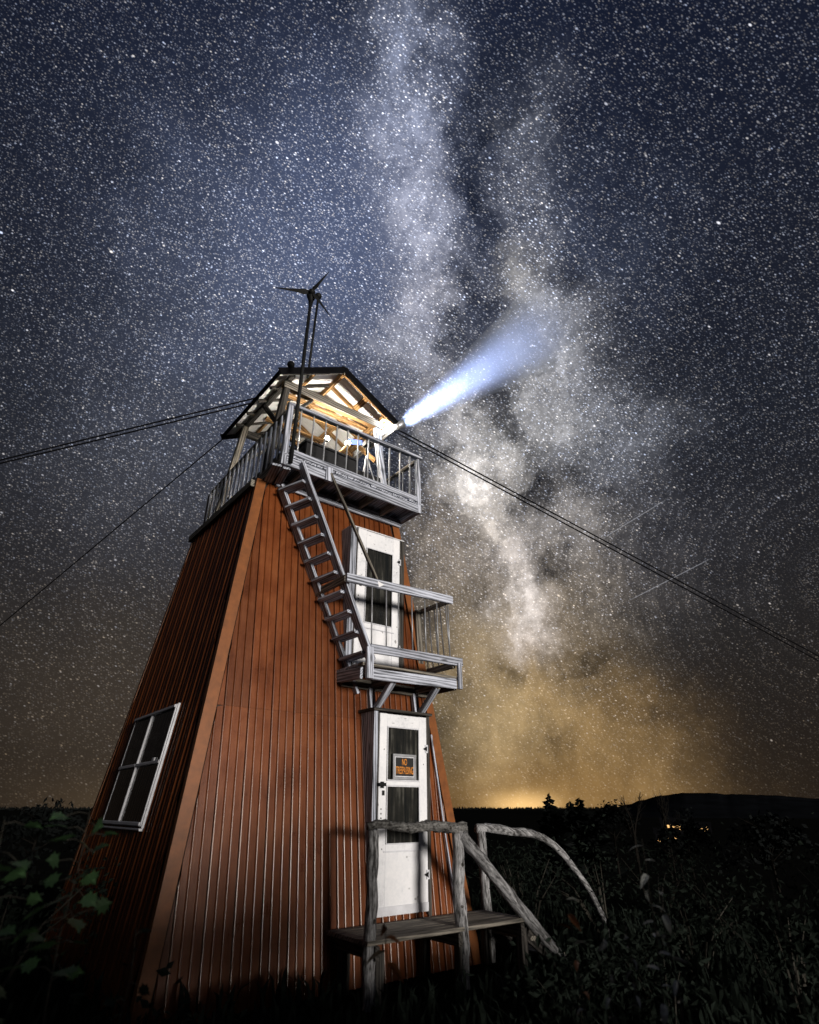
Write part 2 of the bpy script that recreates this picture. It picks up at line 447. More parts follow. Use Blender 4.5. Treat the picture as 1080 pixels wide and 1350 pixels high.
# ------------------------------------------------------------------ terrain
def sstep(a, b, x):
    t = max(0, min(1, (x - a) / (b - a))); return t * t * (3 - 2 * t)
def ground_h(x, y):
    r = math.hypot(x, y)
    h = -.55 * sstep(4.5, 9, r) * (1 if x + y > -2 else sstep(-12, -2, x + y) if r < 20 else 1)
    h -= 7.0 * sstep(12, 70, r); h -= 4. * sstep(120, 500, r)
    h += 11.2 * sstep(1400, 2500, r)
    if r < 600: h += .22 * noise.noise(Vector((x * .13, y * .13, 0))) * sstep(3, 10, r) + 1.0 * noise.noise(Vector((x * .02, y * .02, 4))) * sstep(25, 80, r)
    return h
def ground():
    rs = [0, 1.5, 3, 4.5, 6, 7.5, 9, 11, 13, 16, 20, 25, 32, 40, 52, 70, 95, 130, 180, 260, 380, 560, 800, 1100, 1500, 2000, 2500, 3400, 5000, 7500]
    N = 96; vs = [(0, 0, 0)]; fs = []
    for r in rs[1:]:
        for i in range(N):
            a = 2 * math.pi * i / N; x, y = r * math.cos(a), r * math.sin(a); vs.append((x, y, ground_h(x, y) if r < 7000 else -60))
    for i in range(N): fs.append((0, 1 + i, 1 + (i + 1) % N))
    for j in range(len(rs) - 2):
        for i in range(N):
            a = 1 + j * N + i; b = 1 + j * N + (i + 1) % N; fs.append((a, b, b + N, a + N))
    tag(mesh('ground', vs, fs, M_GROUND, smooth=True), kind='structure')
ground()
def hill():
    prof = [(54.6, -.3), (55.75, .08), (56.98, .30), (57.92, .60), (59.46, .92), (61.23, 1.12), (63.48, 1.10), (64.5, .99), (65.1, 1.0), (67.5, .9), (70.6, .65), (75, .3), (80, -.3)]
    vs, fs = [], []; NA = 90; T = [-1, -.7, -.45, -.25, -.1, 0, .1, .3, .6, 1]
    for i in range(NA):
        az = 54.6 + (80 - 54.6) * i / (NA - 1)
        for (a0, e0), (a1, e1) in zip(prof, prof[1:]):
            if a0 <= az <= a1: e = e0 + (e1 - e0) * sstep(0, 1, (az - a0) / (a1 - a0)); break
        for t in T:
            r = 1500 + t * 420
            top = 1.55 + 1500 * math.tan(R(e)) + 1.2 * noise.noise(Vector((az * 4, 0, 0)))
            h = -14 + (top + 14) * (1 - abs(t) ** 1.5)
            vs.append((cam.location.x + r * math.sin(R(az)), cam.location.y + r * math.cos(R(az)), h))
    n = len(T)
    for i in range(NA - 1):
        for j in range(n - 1): fs.append((i * n + j, (i + 1) * n + j, (i + 1) * n + j + 1, i * n + j + 1))
    tag(mesh('hill', vs, fs, M_HILL, smooth=True), kind='structure')
hill()
def far_forest():
    rng = random.Random(3); vs, fs = [], []
    for i in range(4200):
        az = rng.uniform(-20, 100); r = rng.uniform(2250, 2500)
        x = cam.location.x + r * math.sin(R(az)); y = cam.location.y + r * math.cos(R(az)); z = ground_h(x, y) - 1
        h = rng.uniform(4, 10) * (1.0 + .5 * noise.noise(Vector((az * 1.3, 0, 2)))); w = rng.uniform(2, 4.2); b = len(vs)
        for q in range(5):
            a = q * 1.2566 + rng.random(); vs.append((x + w * math.cos(a), y + w * math.sin(a), z))
        vs.append((x + rng.uniform(-.5, .5), y, z + h))
        for q in range(5): fs.append((b + q, b + (q + 1) % 5, b + 5))
    tag(mesh('far_forest', vs, fs, M_CONIFER), 'low dark treeline of distant forest along the glowing horizon', 'forest', kind='stuff')
far_forest()

# ------------------------------------------------------------------ the tower: walls
AZ, WA = 14.612, .12777
def hw(z): return WA * (AZ - z)
FACE = {'F': lambda s, z, d: (s, -(hw(z) + d), z), 'L': lambda s, z, d: (-(hw(z) + d), s, z),
        'R': lambda s, z, d: (hw(z) + d, s, z), 'B': lambda s, z, d: (s, hw(z) + d, z)}
ZTOP = 5.50
tower = thing('lookout_tower', (0, 0, 0), 'tall tapered lookout tower clad in brown ribbed metal with an open timber deck on top', 'tower')
def core():
    vs = []
    for z in (-.4, ZTOP):
        w = hw(z) - .012; vs += [(-w, -w, z), (w, -w, z), (w, w, z), (-w, w, z)]
    mesh('wall_core', vs, [(0, 1, 2, 3), (4, 5, 6, 7)] + [(i, (i + 1) % 4, 4 + (i + 1) % 4, 4 + i) for i in range(4)], M_CORE, tower)
core()
TR = .103
PW = .272
def panel(face, s0, s1, z0, z1, off):
    """one sheet of ribbed cladding: seam rib at each edge, two lower ribs between, cut to the corner trim"""
    w = s1 - s0; prof = []; e = .0016 if face in 'FB' else .0003
    def rib(c, base, top, h):
        if face in 'LR': base = .025
        prof.extend([(c - base, 0), (c - top, h), (c, h + e), (c + top, h), (c + base, 0)])
    prof.append((s0, 0))
    prof += [(s0 + (.003 if face in 'FB' else .020), .022), (s0 + (.010 if face in 'FB' else .024), .022 + e), (s0 + (.017 if face in 'FB' else .028), .022), (s0 + (.027 if face in 'FB' else .046), 0)]
    rib(s0 + w * .355, .015, .006, .018); rib(s0 + w * .69, .015, .006, .018)
    prof.append((s1 - .004, 0)); prof.append((s1 - .004, -.012))
    lim = lambda s: AZ - (abs(s) + TR + .016) / WA
    vs, fs = [], []; f = FACE[face]; ok = []
    for s, d in prof:
        zt = min(z1, lim(s)); ok.append(zt > z0 + .01); zt = max(zt, z0 + .005)
        for z in (z0, z0 + (zt - z0) * .5, zt): vs.append(f(s, z, d + off))
    lo = ok.index(True) if True in ok else 99; hi = len(ok) - 1 - ok[::-1].index(True) if True in ok else -1
    for i in range(len(prof) - 1):
        if lo - 1 <= i <= hi:
            for j in range(2): fs.append((i * 3 + j, (i + 1) * 3 + j, (i + 1) * 3 + j + 1, i * 3 + j + 1))
    if fs: mesh('siding_panel', vs, fs, M_SIDE, tower)
for face in 'FLRB':
    for z0, z1, off in ((-.25, 2.514, .006), (2.516, ZTOP, .006)):
        wmax = hw(z0) - TR; n = int(math.ceil(2 * wmax / PW)); n += n % 2; s = -n * PW / 2
        for i in range(n): panel(face, s + i * PW, s + (i + 1) * PW, z0, z1, off)
def corner(sx, sy):
    """folded flashing over one corner of the tower"""
    sec = [(TR, .010), (TR, .030), (-.030, .030)]      # along face A: (distance in from corner, proud)
    vs, fs = [], []
    for z in (-.3, ZTOP):
        w = hw(z)
        def P(ax, ay): return (sx * ax, sy * ay, z)
        vs += [P(w - TR, w + .004), P(w - TR, w + .026), P(w + .026, w + .026), P(w + .026, w - .05), P(w + .004, w - .05), P(w + .004, w + .004)]
    fs = [(i, (i + 1) % 6, 6 + (i + 1) % 6, 6 + i) for i in range(6)] + [(5, 4, 3, 2, 1, 0), tuple(range(6, 12))]
    mesh('corner_trim', vs, fs, M_TRIM, tower)
corner(-1, -1); corner(1, -1); corner(-1, 1); corner(1, 1)
# pale strip added for the light caught on the front right flashing edge
beam('edge_light_strip', (1.435, -hw(2.40) - .045, 2.40), (1.585, -hw(.1) - .05, .1), .022, .03, M_GREY, tower, (0, 1, 0))

# ------------------------------------------------------------------ doors
def storm_door(x0, x1, z0, z1, y, lites, wall_z, header, trimx):
    """a white storm door hung upright on the leaning wall, in a wedge-shaped casing"""
    d = box('door', (x0, y, z0), (x1, y + .008, z1), M_CORE, tower)            # backing slab
    gx0, gx1 = lites[0][0], lites[0][1]
    box('stile', (x0, y - .034, z0), (gx0, y - .001, z1), M_WHITE, d); box('stile', (gx1, y - .034, z0), (x1, y - .001, z1), M_WHITE, d)
    zs = sorted([l[2] for l in lites] + [l[3] for l in lites])
    rails = [(zs[-1], z1)] + ([(zs[1], zs[2])] if len(zs) > 2 else [])
    for a, b in rails: box('rail', (gx0, y - .032, a), (gx1, y - .001, b), M_WHITE, d)
    box('kick_panel', (gx0, y - .030, z0), (gx1, y - .001, zs[0]), M_WHITE, d)
    box('molding', (gx0 - .03, y - .043, zs[0] - .075), (gx1 + .03, y - .0345, zs[0] - .060), M_FRAME, d)
    box('molding', (x0 + .004, y - .041, z0 + .004), (x1 - .004, y - .0345, z0 + .085), M_FRAME, d)
    for l in lites:
        a, b, c, e = l; o = .012
        for nm, lo, hi in (('glazing_bead', (a, y - .041, c), (a + o, y - .0345, e)), ('glazing_bead', (b - o, y - .041, c), (b, y - .0345, e)),
                           ('glazing_bead', (a + o, y - .041, c), (b - o, y - .0345, c + o)), ('glazing_bead', (a + o, y - .041, e - o), (b - o, y - .0345, e))):
            box(nm, lo, hi, M_FRAME, d, .002)
        mesh('pane', [(a, y - .022, c), (b, y - .022, c), (b, y - .022, e), (a, y - .022, e)], [(0, 1, 2, 3)], M_GLASS, d, recalc=False)
        # curtain in folds just behind the pane
        vs, fs = [], []; n = 40
        for i in range(n + 1):
            t = i / n; x = a + (b - a) * t; f = .0045 * math.sin(t * 46 + 2 * math.sin(t * 9)) + .002 * math.sin(t * 111)
            if t < .12 or t > .9: f = .004
            vs += [(x, y - .010 + f, c), (x + .004 * math.sin(t * 20), y - .010 + f, e)]
        for i in range(n): fs.append((2 * i, 2 * i + 2, 2 * i + 3, 2 * i + 1))
        mesh('curtain', vs, fs, M_CURT, d, smooth=True)
    for z in (z0 + .17 * (z1 - z0), z0 + .82 * (z1 - z0)):
        box('hinge', (x1 - .03, y - .046, z - .045), (x1 + .012, y - .035, z + .045), M_FRAME, d, .002)
        mesh('hinge_leaf', [(x1 - .005, y - .050, z - .03), (x1 - .06, y - .050, z), (x1 - .005, y - .050, z + .03), (x1 - .005, y - .0465, z - .03), (x1 - .06, y - .0465, z), (x1 - .005, y - .0465, z + .03)], [(0, 1, 2), (3, 4, 5), (0, 1, 4, 3), (1, 2, 5, 4), (0, 2, 5, 3)], M_BLACK, d)
    hz = z0 + .615 * (z1 - z0)
    box('handle', (x0 - .02, y - .075, hz - .012), (x0 + .075, y - .050, hz + .022), M_BLACK, d); box('handle_plate', (x0 + .02, y - .052, hz - .03), (x0 + .065, y - .035, hz + .035), M_BLACK, d)
    box('keyhole_plate', (x0 + .045, y - .040, hz - .105), (x0 + .08, y - .035, hz - .055), M_BLACK, d)
    for q in range(3): box('screw_hole', (x0 + .030, y - .038, hz - .25 - q * .045), (x0 + .044, y - .0345, hz - .235 - q * .045), M_BLACK, d, .001)
    for sx, q in ((x0 + .05, .30), (x1 - .05, .32), (x1 - .06, .73), (x0 + .06, .8)):
        box('screw_hole', (sx, y - .038, z0 + q * (z1 - z0)), (sx + .011, y - .0345, z0 + q * (z1 - z0) + .011), M_BLACK, d, .001)
    # casing: two wedge cheeks back to the wall, dark stop beside the door, header
    def cheek(xa, xb, mat):
        zb, zt = z0 - .05, z1 + .02
        vs = []
        for x in (xa, xb):
            vs += [(x, y - .02, zb), (x, y - .02, zt), (x, -hw(zt) + .0, zt), (x, min(-hw(zb), y + .02), zb)]
        M = Matrix(((0, 1, 0), (0, 0, 1), (1, 0, 0))).to_4x4(); M.translation = ((xa + xb) / 2, y, (zb + zt) / 2); I = M.inverted(); vs = [I @ Vector(v) for v in vs]
        mesh('door_cheek', vs, [(0, 1, 2, 3), (4, 5, 6, 7)] + [(i, (i + 1) % 4, 4 + (i + 1) % 4, 4 + i) for i in range(4)], mat, tower, M)
    cheek(x0 - trimx, x0 - .018, M_GREY); cheek(x1 + .018, x1 + trimx * .8, M_DARKW)
    box('door_stop', (x0 - .017, y - .028, z0 - .03), (x0 - .004, y + .03, z1 + .012), M_DARKW, tower); box('door_stop', (x1 + .004, y - .026, z0 - .03), (x1 + .017, y + .03, z1 + .012), M_DARKW, tower)
    if header:
        box('door_header', (x0 - trimx - .03, y - .06, z1 + .024), (x1 + trimx, -hw(z1) + .02, z1 + .055), M_DARKW, tower)
    else:
        box('door_header', (x0 - trimx, y - .022, z1 + .013), (x1 + trimx * .8, -hw(z1) + .01, z1 + .028), M_WHITE, tower)
    return d
DY1 = -1.823
front_door = storm_door(.440, 1.150, .545, 2.560, DY1, [(.548, 1.030, 1.832, 2.418), (.548, 1.030, 1.195, 1.782)], 0, True, .075)
front_door['label'] = 'white lower door with two tall panes'
DY2 = -1.466
upper_door = storm_door(.255, .985, 3.14, 5.070, DY2, [(.398, .858, 3.735, 4.815)], 0, False, .11)
upper_door['label'] = 'white upper door with a single tall pane'
box('vent_slot', (.60, DY1 - .030, 1.385), (.72, DY1 - .0235, 1.399), M_ALU, front_door, .002); box('vent_slot', (.60, DY1 - .030, 1.350), (.72, DY1 - .0235, 1.364), M_ALU, front_door, .002)

# the notice hung in the lower door
sign = thing('sign', (.795, DY1 - .045, 1.851), 'small black NO TRESPASSING sign in a silver frame on the lower door pane', 'sign')
sy = DY1 - .046
box('sign_board', (.640, sy - .006, 1.862), (.950, sy, 2.104), M_SIGNK, sign, .002)
for lo, hi in (((.622, sy - .012, 1.846), (.965, sy + .003, 1.872)), ((.622, sy - .012, 2.094), (.965, sy + .003, 2.120)), ((.622, sy - .012, 1.872), (.648, sy + .003, 2.094)), ((.939, sy - .012, 1.872), (.965, sy + .003, 2.094))):
    box('frame', lo, hi, M_ALU, sign, .003)
for lo, hi in (((.650, sy - .009, 1.874), (.937, sy - .0062, 1.884)), ((.650, sy - .009, 2.082), (.937, sy - .0062, 2.092)), ((.650, sy - .009, 1.884), (.660, sy - .0062, 2.082)), ((.927, sy - .009, 1.884), (.937, sy - .0062, 2.082))):
    box('border', lo, hi, M_FRAME, sign, .001)
def lettering(text, x, z, w, h, y, mat, parent):
    cu = bpy.data.curves.new('lettering', 'FONT'); cu.body = text; cu.align_x = 'CENTER'; cu.size = 1; cu.extrude = .01; cu.offset = .0
    o = bpy.data.objects.new('tmp', cu); COL.objects.link(o)
    dg = bpy.context.evaluated_depsgraph_get(); me = bpy.data.meshes.new_from_object(o.evaluated_get(dg))
    bpy.data.objects.remove(o)
    xs = [v.co.x for v in me.vertices]; zs = [v.co.y for v in me.vertices]
    x0, x1, a, b = min(xs), max(xs), min(zs), max(zs)
    for v in me.vertices:
        v.co = Vector(((v.co.x - (x0 + x1) / 2) / (x1 - x0) * w, -v.co.z * .12, (v.co.y - (a + b) / 2) / (b - a) * h))
    me.materials.clear(); me.materials.append(mat)
    return put(bpy.data.objects.new('lettering', me), parent, Matrix.Translation((x, y, z)))
lettering('NO', .790, 2.035, .070, .070, sy - .0085, M_ORANGE, sign)
lettering('TRESPASSING', .793, 1.945, .258, .078, sy - .0085, M_ORANGE, sign)

# ------------------------------------------------------------------ the window in the left wall
def side_window():
    y0, y1, z0, z1 = -.74, .88, 1.415, 2.600
    f = FACE['L']
    def bar(name, a, b, w, parent, d=.045, mat=M_FRAME, th=.05):
        return beam(name, f(a[0], a[1], d), f(b[0], b[1], d), w, th, mat, parent, Vector((-1, 0, WA)))
    vs = [f(y0, z0, .021), f(y1, z0, .021), f(y1, z1, .021), f(y0, z1, .021), f(y0, z0, .024), f(y1, z0, .024), f(y1, z1, .024), f(y0, z1, .024)]
    w = mesh('window', vs, [(0, 1, 2, 3), (4, 5, 6, 7)] + [(i, (i + 1) % 4, 4 + (i + 1) % 4, 4 + i) for i in range(4)], M_DARK, tower)  # dark sheet stands in for the unlit room behind the panes
    bar('frame', (y0, z0 - .03), (y0, z1), .022, w, .045, th=.034); bar('frame', (y1, z0 - .03), (y1, z1), .024, w, .034, th=.020)
    bar('frame', (y0 + .018, z1 - .017), (y1 - .018, z1 - .017), .034, w)
    bar('sill', (y0 + .018, z0 - .012), (y1 - .018, z0 - .012), .036, w)
    bar('frame_lip', (y0 - .030, z0 - .05), (y0 - .030, z1 + .01), .016, w, .036, th=.03)
    bar('sill_lip', (y0 - .02, z0 - .062), (y1, z0 - .062), .022, w, .04, th=.05)
    ym = .13
    bar('mullion', (ym, z0 + .007), (ym, z1 - .035), .030, w, .045, th=.034)
    bar('transom', (y0 + .018, 2.0), (ym - .026, 2.0), .036, w, .041); bar('transom', (ym + .026, 2.0), (y1 - .018, 2.0), .036, w, .041)
    for a, b in ((y0 + .018, ym - .026), (ym + .026, y1 - .018)):
        for c, e in ((z0 + .007, 1.982), (2.018, z1 - .035)):
            mesh('pane', [f(a, c, .040), f(b, c, .040), f(b, e, .040), f(a, e, .040)], [(3, 2, 1, 0)], M_GLASS, w, recalc=False)
    # dim things on the inside shelf showing through the upper panes
    for a, b, c, e in ((.24, .46, 2.04, 2.30), (.55, .74, 2.05, 2.22), (-.36, -.16, 2.05, 2.33), (-.10, .06, 2.06, 2.36)):
        vs = [f(a, c, .026), f(b, c, .026), f(b, e, .026), f(a, e, .026), f(a, c, .034), f(b, c, .034), f(b, e, .034), f(a, e, .034)]
        mesh('shelf_box', vs, [(0, 1, 2, 3), (4, 5, 6, 7)] + [(i, (i + 1) % 4, 4 + (i + 1) % 4, 4 + i) for i in range(4)], M_GREYB, w)
    bar('latch', (-.52, 2.03), (-.44, 2.03), .05, w, .05, M_WHITE, .02)
side_window()

# ------------------------------------------------------------------ the open deck on top
DZ = 5.645
deck = beam('upper_deck', (-1.085, -1.672, 5.590), (1.235, -1.672, 5.590), .045, .135, M_GREY, tower)        # front rim joist carries the name
x = -1.085; i = 0
while x < 1.22:
    beam('deck_plank', (x + .046, -1.700 + random.uniform(-.015, .01), DZ + .028), (x + .046, 1.14, DZ + .028), .090, .032, M_GREY, deck); x += .0985
beam('ledger', (-.93, -hw(5.5) - .045, 5.515), (1.20, -hw(5.5) - .045, 5.515), .045, .125, M_GREY, deck)
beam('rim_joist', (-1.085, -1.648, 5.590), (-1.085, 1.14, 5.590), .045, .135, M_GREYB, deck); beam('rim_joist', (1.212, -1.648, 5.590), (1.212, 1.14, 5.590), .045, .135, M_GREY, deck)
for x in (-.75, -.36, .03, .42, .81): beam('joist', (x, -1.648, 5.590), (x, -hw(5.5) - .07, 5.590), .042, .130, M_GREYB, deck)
beam('side_plate', (-hw(5.4) - .055, -1.15, 5.43), (-hw(5.4) - .055, 1.20, 5.43), .05, .10, M_GREYB, deck)
beam('corner_plank', (-1.14, -1.66, 5.50), (-1.02, -1.12, 5.50), .12, .030, M_GREY, deck); beam('corner_plank', (-1.00, -1.66, 5.50), (-.90, -1.20, 5.50), .10, .030, M_GREY, deck)
RZ = 6.49
railx0, railx1, ry = -1.06, 1.205, -1.672
# railings: front, left, right, back
beam('top_rail', (railx0 - .03, ry, RZ), (railx1 + .05, ry, RZ + .02), .085, .045, M_GREY, deck)
beam('bottom_rail', (railx0 + .04, ry, 5.755), (railx1 - .03, ry, 5.755), .040, .085, M_GREY, deck)
beam('railing_post', (railx0 - .01, ry + .005, 5.52), (railx0 + .01, ry + .005, RZ - .02), .075, .075, M_GREY, deck)
beam('railing_post', (railx1 - .005, ry + .005, 5.52), (railx1 - .015, ry + .005, RZ - .02), .06, .075, M_GREY, deck)
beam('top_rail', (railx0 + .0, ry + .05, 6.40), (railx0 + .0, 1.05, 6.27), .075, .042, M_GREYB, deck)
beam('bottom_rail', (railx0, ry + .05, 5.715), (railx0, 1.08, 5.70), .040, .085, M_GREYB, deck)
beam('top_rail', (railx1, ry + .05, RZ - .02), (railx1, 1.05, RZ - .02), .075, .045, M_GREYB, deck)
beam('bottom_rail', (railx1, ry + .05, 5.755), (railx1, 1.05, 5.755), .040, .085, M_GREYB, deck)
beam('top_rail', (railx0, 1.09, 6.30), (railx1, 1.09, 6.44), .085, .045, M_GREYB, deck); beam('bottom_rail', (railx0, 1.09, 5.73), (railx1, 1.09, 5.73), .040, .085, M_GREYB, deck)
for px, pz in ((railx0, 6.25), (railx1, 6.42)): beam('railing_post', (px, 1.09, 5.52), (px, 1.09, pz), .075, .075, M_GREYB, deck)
for px in (-.88, -.68, -.485, -.30, -.115, .065, .25, .435, .64, .84, 1.03):
    beam('picket', (px + random.uniform(-.008, .008), ry, 5.80), (px, ry, RZ - .015), .020, .020, M_ROD, deck, (0, 1, 0))
y = ry + .16; i = 0
while y < 1.02:
    beam('picket', (railx0 - .03, y, 5.66), (railx0 - .03, y + random.uniform(-.01, .01), 6.37 - .04 * i / 10), .022, .050, M_GREY, deck, (0, 1, 0)); y += .158; i += 1
y = ry + .20
while y < 1.0:
    beam('picket', (railx1, y, 5.80), (railx1, y, RZ - .03), .020, .020, M_ROD, deck, (0, 1, 0)); y += .20
for i in range(9): beam('picket', (-.85 + i * .22, 1.09, 5.77), (-.85 + i * .22, 1.09, 6.32), .02, .02, M_ROD, deck, (0, 1, 0))

# ------------------------------------------------------------------ the little gable roof over the deck
RY0, RY1, EX, EZ, PZ = -1.27, .90, 1.07, 7.37, 7.955
SL = (PZ - EZ) / EX
roof = beam('roof', (0, RY0 + .05, PZ - .075), (0, RY1 - .05, PZ - .075), .045, .10, M_WARM, tower)          # the ridge beam carries the name
rz = lambda x: PZ - SL * abs(x)
nbay = 5; ys = [RY0 + .04 + (RY1 - RY0 - .08) * i / nbay for i in range(nbay + 1)]
for sx in (-1, 1):
    for i, y in enumerate(ys):
        beam('rafter', (sx * .03, y, rz(.03) - .050), (sx * (EX - .03), y, rz(EX - .03) - .050), .042 if sx > 0 else .030, .070 if sx > 0 else .045, M_WARM if sx > 0 else M_DARKW, roof)  # left rafters take dark timber for the side the lamps leave unlit
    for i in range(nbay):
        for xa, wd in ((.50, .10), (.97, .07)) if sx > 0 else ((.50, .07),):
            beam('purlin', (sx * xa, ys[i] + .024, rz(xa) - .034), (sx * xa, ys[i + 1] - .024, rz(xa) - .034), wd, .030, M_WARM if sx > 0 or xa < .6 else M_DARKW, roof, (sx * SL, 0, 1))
        # one corrugated sheet per bay
        y0, y1 = RY0 + (RY1 - RY0) * i / nbay, RY0 + (RY1 - RY0) * (i + 1) / nbay
        vs, fs = [], []; n = 16
        for j in range(n + 1):
            yy = y0 + (y1 - y0) * j / n; d = .006 * (j % 2)
            for xx in (.0, EX + .03):
                vs.append((sx * xx, yy, rz(xx) - .006 + d))
        m = len(vs)
        vs += [(v[0], v[1], v[2] + .004) for v in vs]
        for j in range(n): fs.append((2 * j, 2 * j + 1, 2 * j + 3, 2 * j + 2)); fs.append((m + 2 * j, m + 2 * j + 2, m + 2 * j + 3, m + 2 * j + 1))
        mesh('roof_sheet', vs, fs, M_PANEL, roof)
        mesh('roof_felt', [(sx * .0, y0, rz(0) + .008), (sx * (EX + .03), y0, rz(EX + .03) + .008), (sx * (EX + .03), y1, rz(EX + .03) + .008), (sx * .0, y1, rz(0) + .008)], [(0, 1, 2, 3)], M_ROOFTOP, roof)
    for y in (RY0 - .012, RY1 + .012):
        beam('bargeboard', (sx * .0, y, rz(0) - .025), (sx * (EX + .045), y, rz(EX + .045) - .025), .022, .11, M_TAR, roof)
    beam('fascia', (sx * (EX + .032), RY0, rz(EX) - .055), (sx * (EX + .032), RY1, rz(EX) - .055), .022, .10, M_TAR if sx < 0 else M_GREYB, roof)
beam('ridge_cap', (0, RY0 - .02, PZ + .022), (0, RY1 + .02, PZ + .022), .12, .016, M_BLACK, roof)
# posts leaning in like the walls, plates, ties and braces
beam('front_plate', (-.93, -1.03, 7.33), (.90, -1.03, 7.33), .09, .125, M_WARM, roof)
beam('front_plate_facing', (-.93, -1.086, 7.325), (.90, -1.086, 7.325), .018, .135, M_GREYB, roof)
beam('rear_plate', (-.90, .50, 7.28), (.90, .50, 7.28), .08, .12, M_DARKW, roof)
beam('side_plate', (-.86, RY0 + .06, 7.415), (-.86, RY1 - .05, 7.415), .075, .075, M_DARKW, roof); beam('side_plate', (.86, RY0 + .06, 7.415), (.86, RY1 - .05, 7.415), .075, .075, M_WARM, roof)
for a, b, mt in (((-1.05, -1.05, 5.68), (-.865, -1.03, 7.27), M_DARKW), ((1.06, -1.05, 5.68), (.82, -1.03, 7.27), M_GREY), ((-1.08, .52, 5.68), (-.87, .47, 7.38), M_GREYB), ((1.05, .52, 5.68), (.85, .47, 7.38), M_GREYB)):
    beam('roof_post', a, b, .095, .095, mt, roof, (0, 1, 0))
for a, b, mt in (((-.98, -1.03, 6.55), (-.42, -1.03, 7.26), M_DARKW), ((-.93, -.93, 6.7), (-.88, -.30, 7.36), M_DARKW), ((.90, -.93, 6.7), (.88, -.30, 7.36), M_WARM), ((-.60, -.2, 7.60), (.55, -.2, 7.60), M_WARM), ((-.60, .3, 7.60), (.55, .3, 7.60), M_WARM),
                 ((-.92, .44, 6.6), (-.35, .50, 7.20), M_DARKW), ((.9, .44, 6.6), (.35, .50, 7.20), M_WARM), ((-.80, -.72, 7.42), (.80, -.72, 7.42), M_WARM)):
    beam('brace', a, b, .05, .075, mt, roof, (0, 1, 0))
ball('ball_finial', (-.935, RY0 + .02, 7.555), .060, M_BLACK, roof); tube('finial_stem', [(-.935, RY0 + .02, 7.43), (-.935, RY0 + .02, 7.53)], .012, M_BLACK, roof)

# ------------------------------------------------------------------ stair from the balcony up to the deck
stair = beam('stair', (-.835, -1.72, 5.60), (.165, -2.035, 3.10), .042, .150, M_GREY, tower, (0, -1, 0))      # near stringer carries the name
for_far = ((-.90, -1.300, 5.42), (.30, -1.520, 2.80))
beam('stringer', for_far[0], for_far[1], .042, .150, M_GREY, stair, (0, -1, 0))
def on(a, b, z):
    a, b = Vector(a), Vector(b); t = (z - a.z) / (b.z - a.z); return a.lerp(b, t)
for i in range(10):
    z = 5.345 - i * .2385
    a = on((-.835, -1.72, 5.60), (.165, -2.035, 3.10), z); b = on(*for_far, z)
    a.y += .022; b.y -= .022
    M, L = frame(a, b); o = beam('tread', a + Vector((.0, 0, 0)), b, .165, .036, M_GREY, stair)
beam('handrail', (-.375, -1.715, 5.62), (.215, -2.03, 4.13), .030, .050, M_GREYB, stair, (0, -1, 0))
beam('handrail_bracket', (-.40, -1.70, 5.50), (-.40, -1.70, 5.71), .10, .05, M_GREY, stair, (0, 1, 0))
mesh('handrail_tag', [(.20, -2.075, 4.10), (.30, -2.075, 4.07), (.22, -2.075, 4.02), (.20, -2.07, 4.10), (.30, -2.07, 4.07), (.22, -2.07, 4.02)], [(0, 1, 2), (3, 4, 5), (0, 1, 4, 3), (1, 2, 5, 4), (2, 0, 3, 5)], M_WHITE, stair)

# ------------------------------------------------------------------ balcony outside the upper door
BY = -2.05
balcony = beam('balcony', (.10, BY, 2.945), (1.49, BY, 2.985), .045, .125, M_GREY, tower)                     # front rim joist carries the name
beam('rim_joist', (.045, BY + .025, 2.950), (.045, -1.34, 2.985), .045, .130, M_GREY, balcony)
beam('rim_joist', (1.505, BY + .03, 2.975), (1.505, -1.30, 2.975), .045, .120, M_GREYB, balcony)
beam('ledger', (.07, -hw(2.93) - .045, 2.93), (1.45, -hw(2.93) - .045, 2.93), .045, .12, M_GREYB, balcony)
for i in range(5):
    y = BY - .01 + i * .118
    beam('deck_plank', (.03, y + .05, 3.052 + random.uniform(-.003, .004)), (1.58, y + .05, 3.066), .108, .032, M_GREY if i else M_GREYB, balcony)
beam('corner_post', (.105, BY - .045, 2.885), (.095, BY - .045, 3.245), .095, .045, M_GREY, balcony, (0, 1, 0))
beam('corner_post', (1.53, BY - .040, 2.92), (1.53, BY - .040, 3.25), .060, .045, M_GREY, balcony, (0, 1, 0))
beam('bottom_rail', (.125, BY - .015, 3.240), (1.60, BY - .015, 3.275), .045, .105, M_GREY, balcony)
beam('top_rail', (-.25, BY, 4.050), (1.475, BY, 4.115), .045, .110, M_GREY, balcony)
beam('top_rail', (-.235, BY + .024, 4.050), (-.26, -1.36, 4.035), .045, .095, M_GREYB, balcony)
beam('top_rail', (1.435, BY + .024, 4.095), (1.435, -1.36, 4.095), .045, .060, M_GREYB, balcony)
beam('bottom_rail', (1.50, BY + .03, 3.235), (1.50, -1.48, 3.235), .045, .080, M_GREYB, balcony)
for px in (.135, .354, .545, .765, .985, 1.195, 1.395):
    tube('picket', [(px + .015, BY + .0, 3.285), (px, BY + .0, 4.02)], .0085, M_ROD, balcony, 6)
for py in (-1.95, -1.83, -1.71, -1.59, -1.48):
    tube('picket', [(1.51, py, 3.27), (1.44, py, 4.07)], .0085, M_ROD, balcony, 6)
beam('wall_post', (1.40, -hw(3.6) - .04, 3.08), (1.375, -hw(3.6) - .02, 4.10), .10, .05, M_GREYB, balcony, (0, 1, 0))
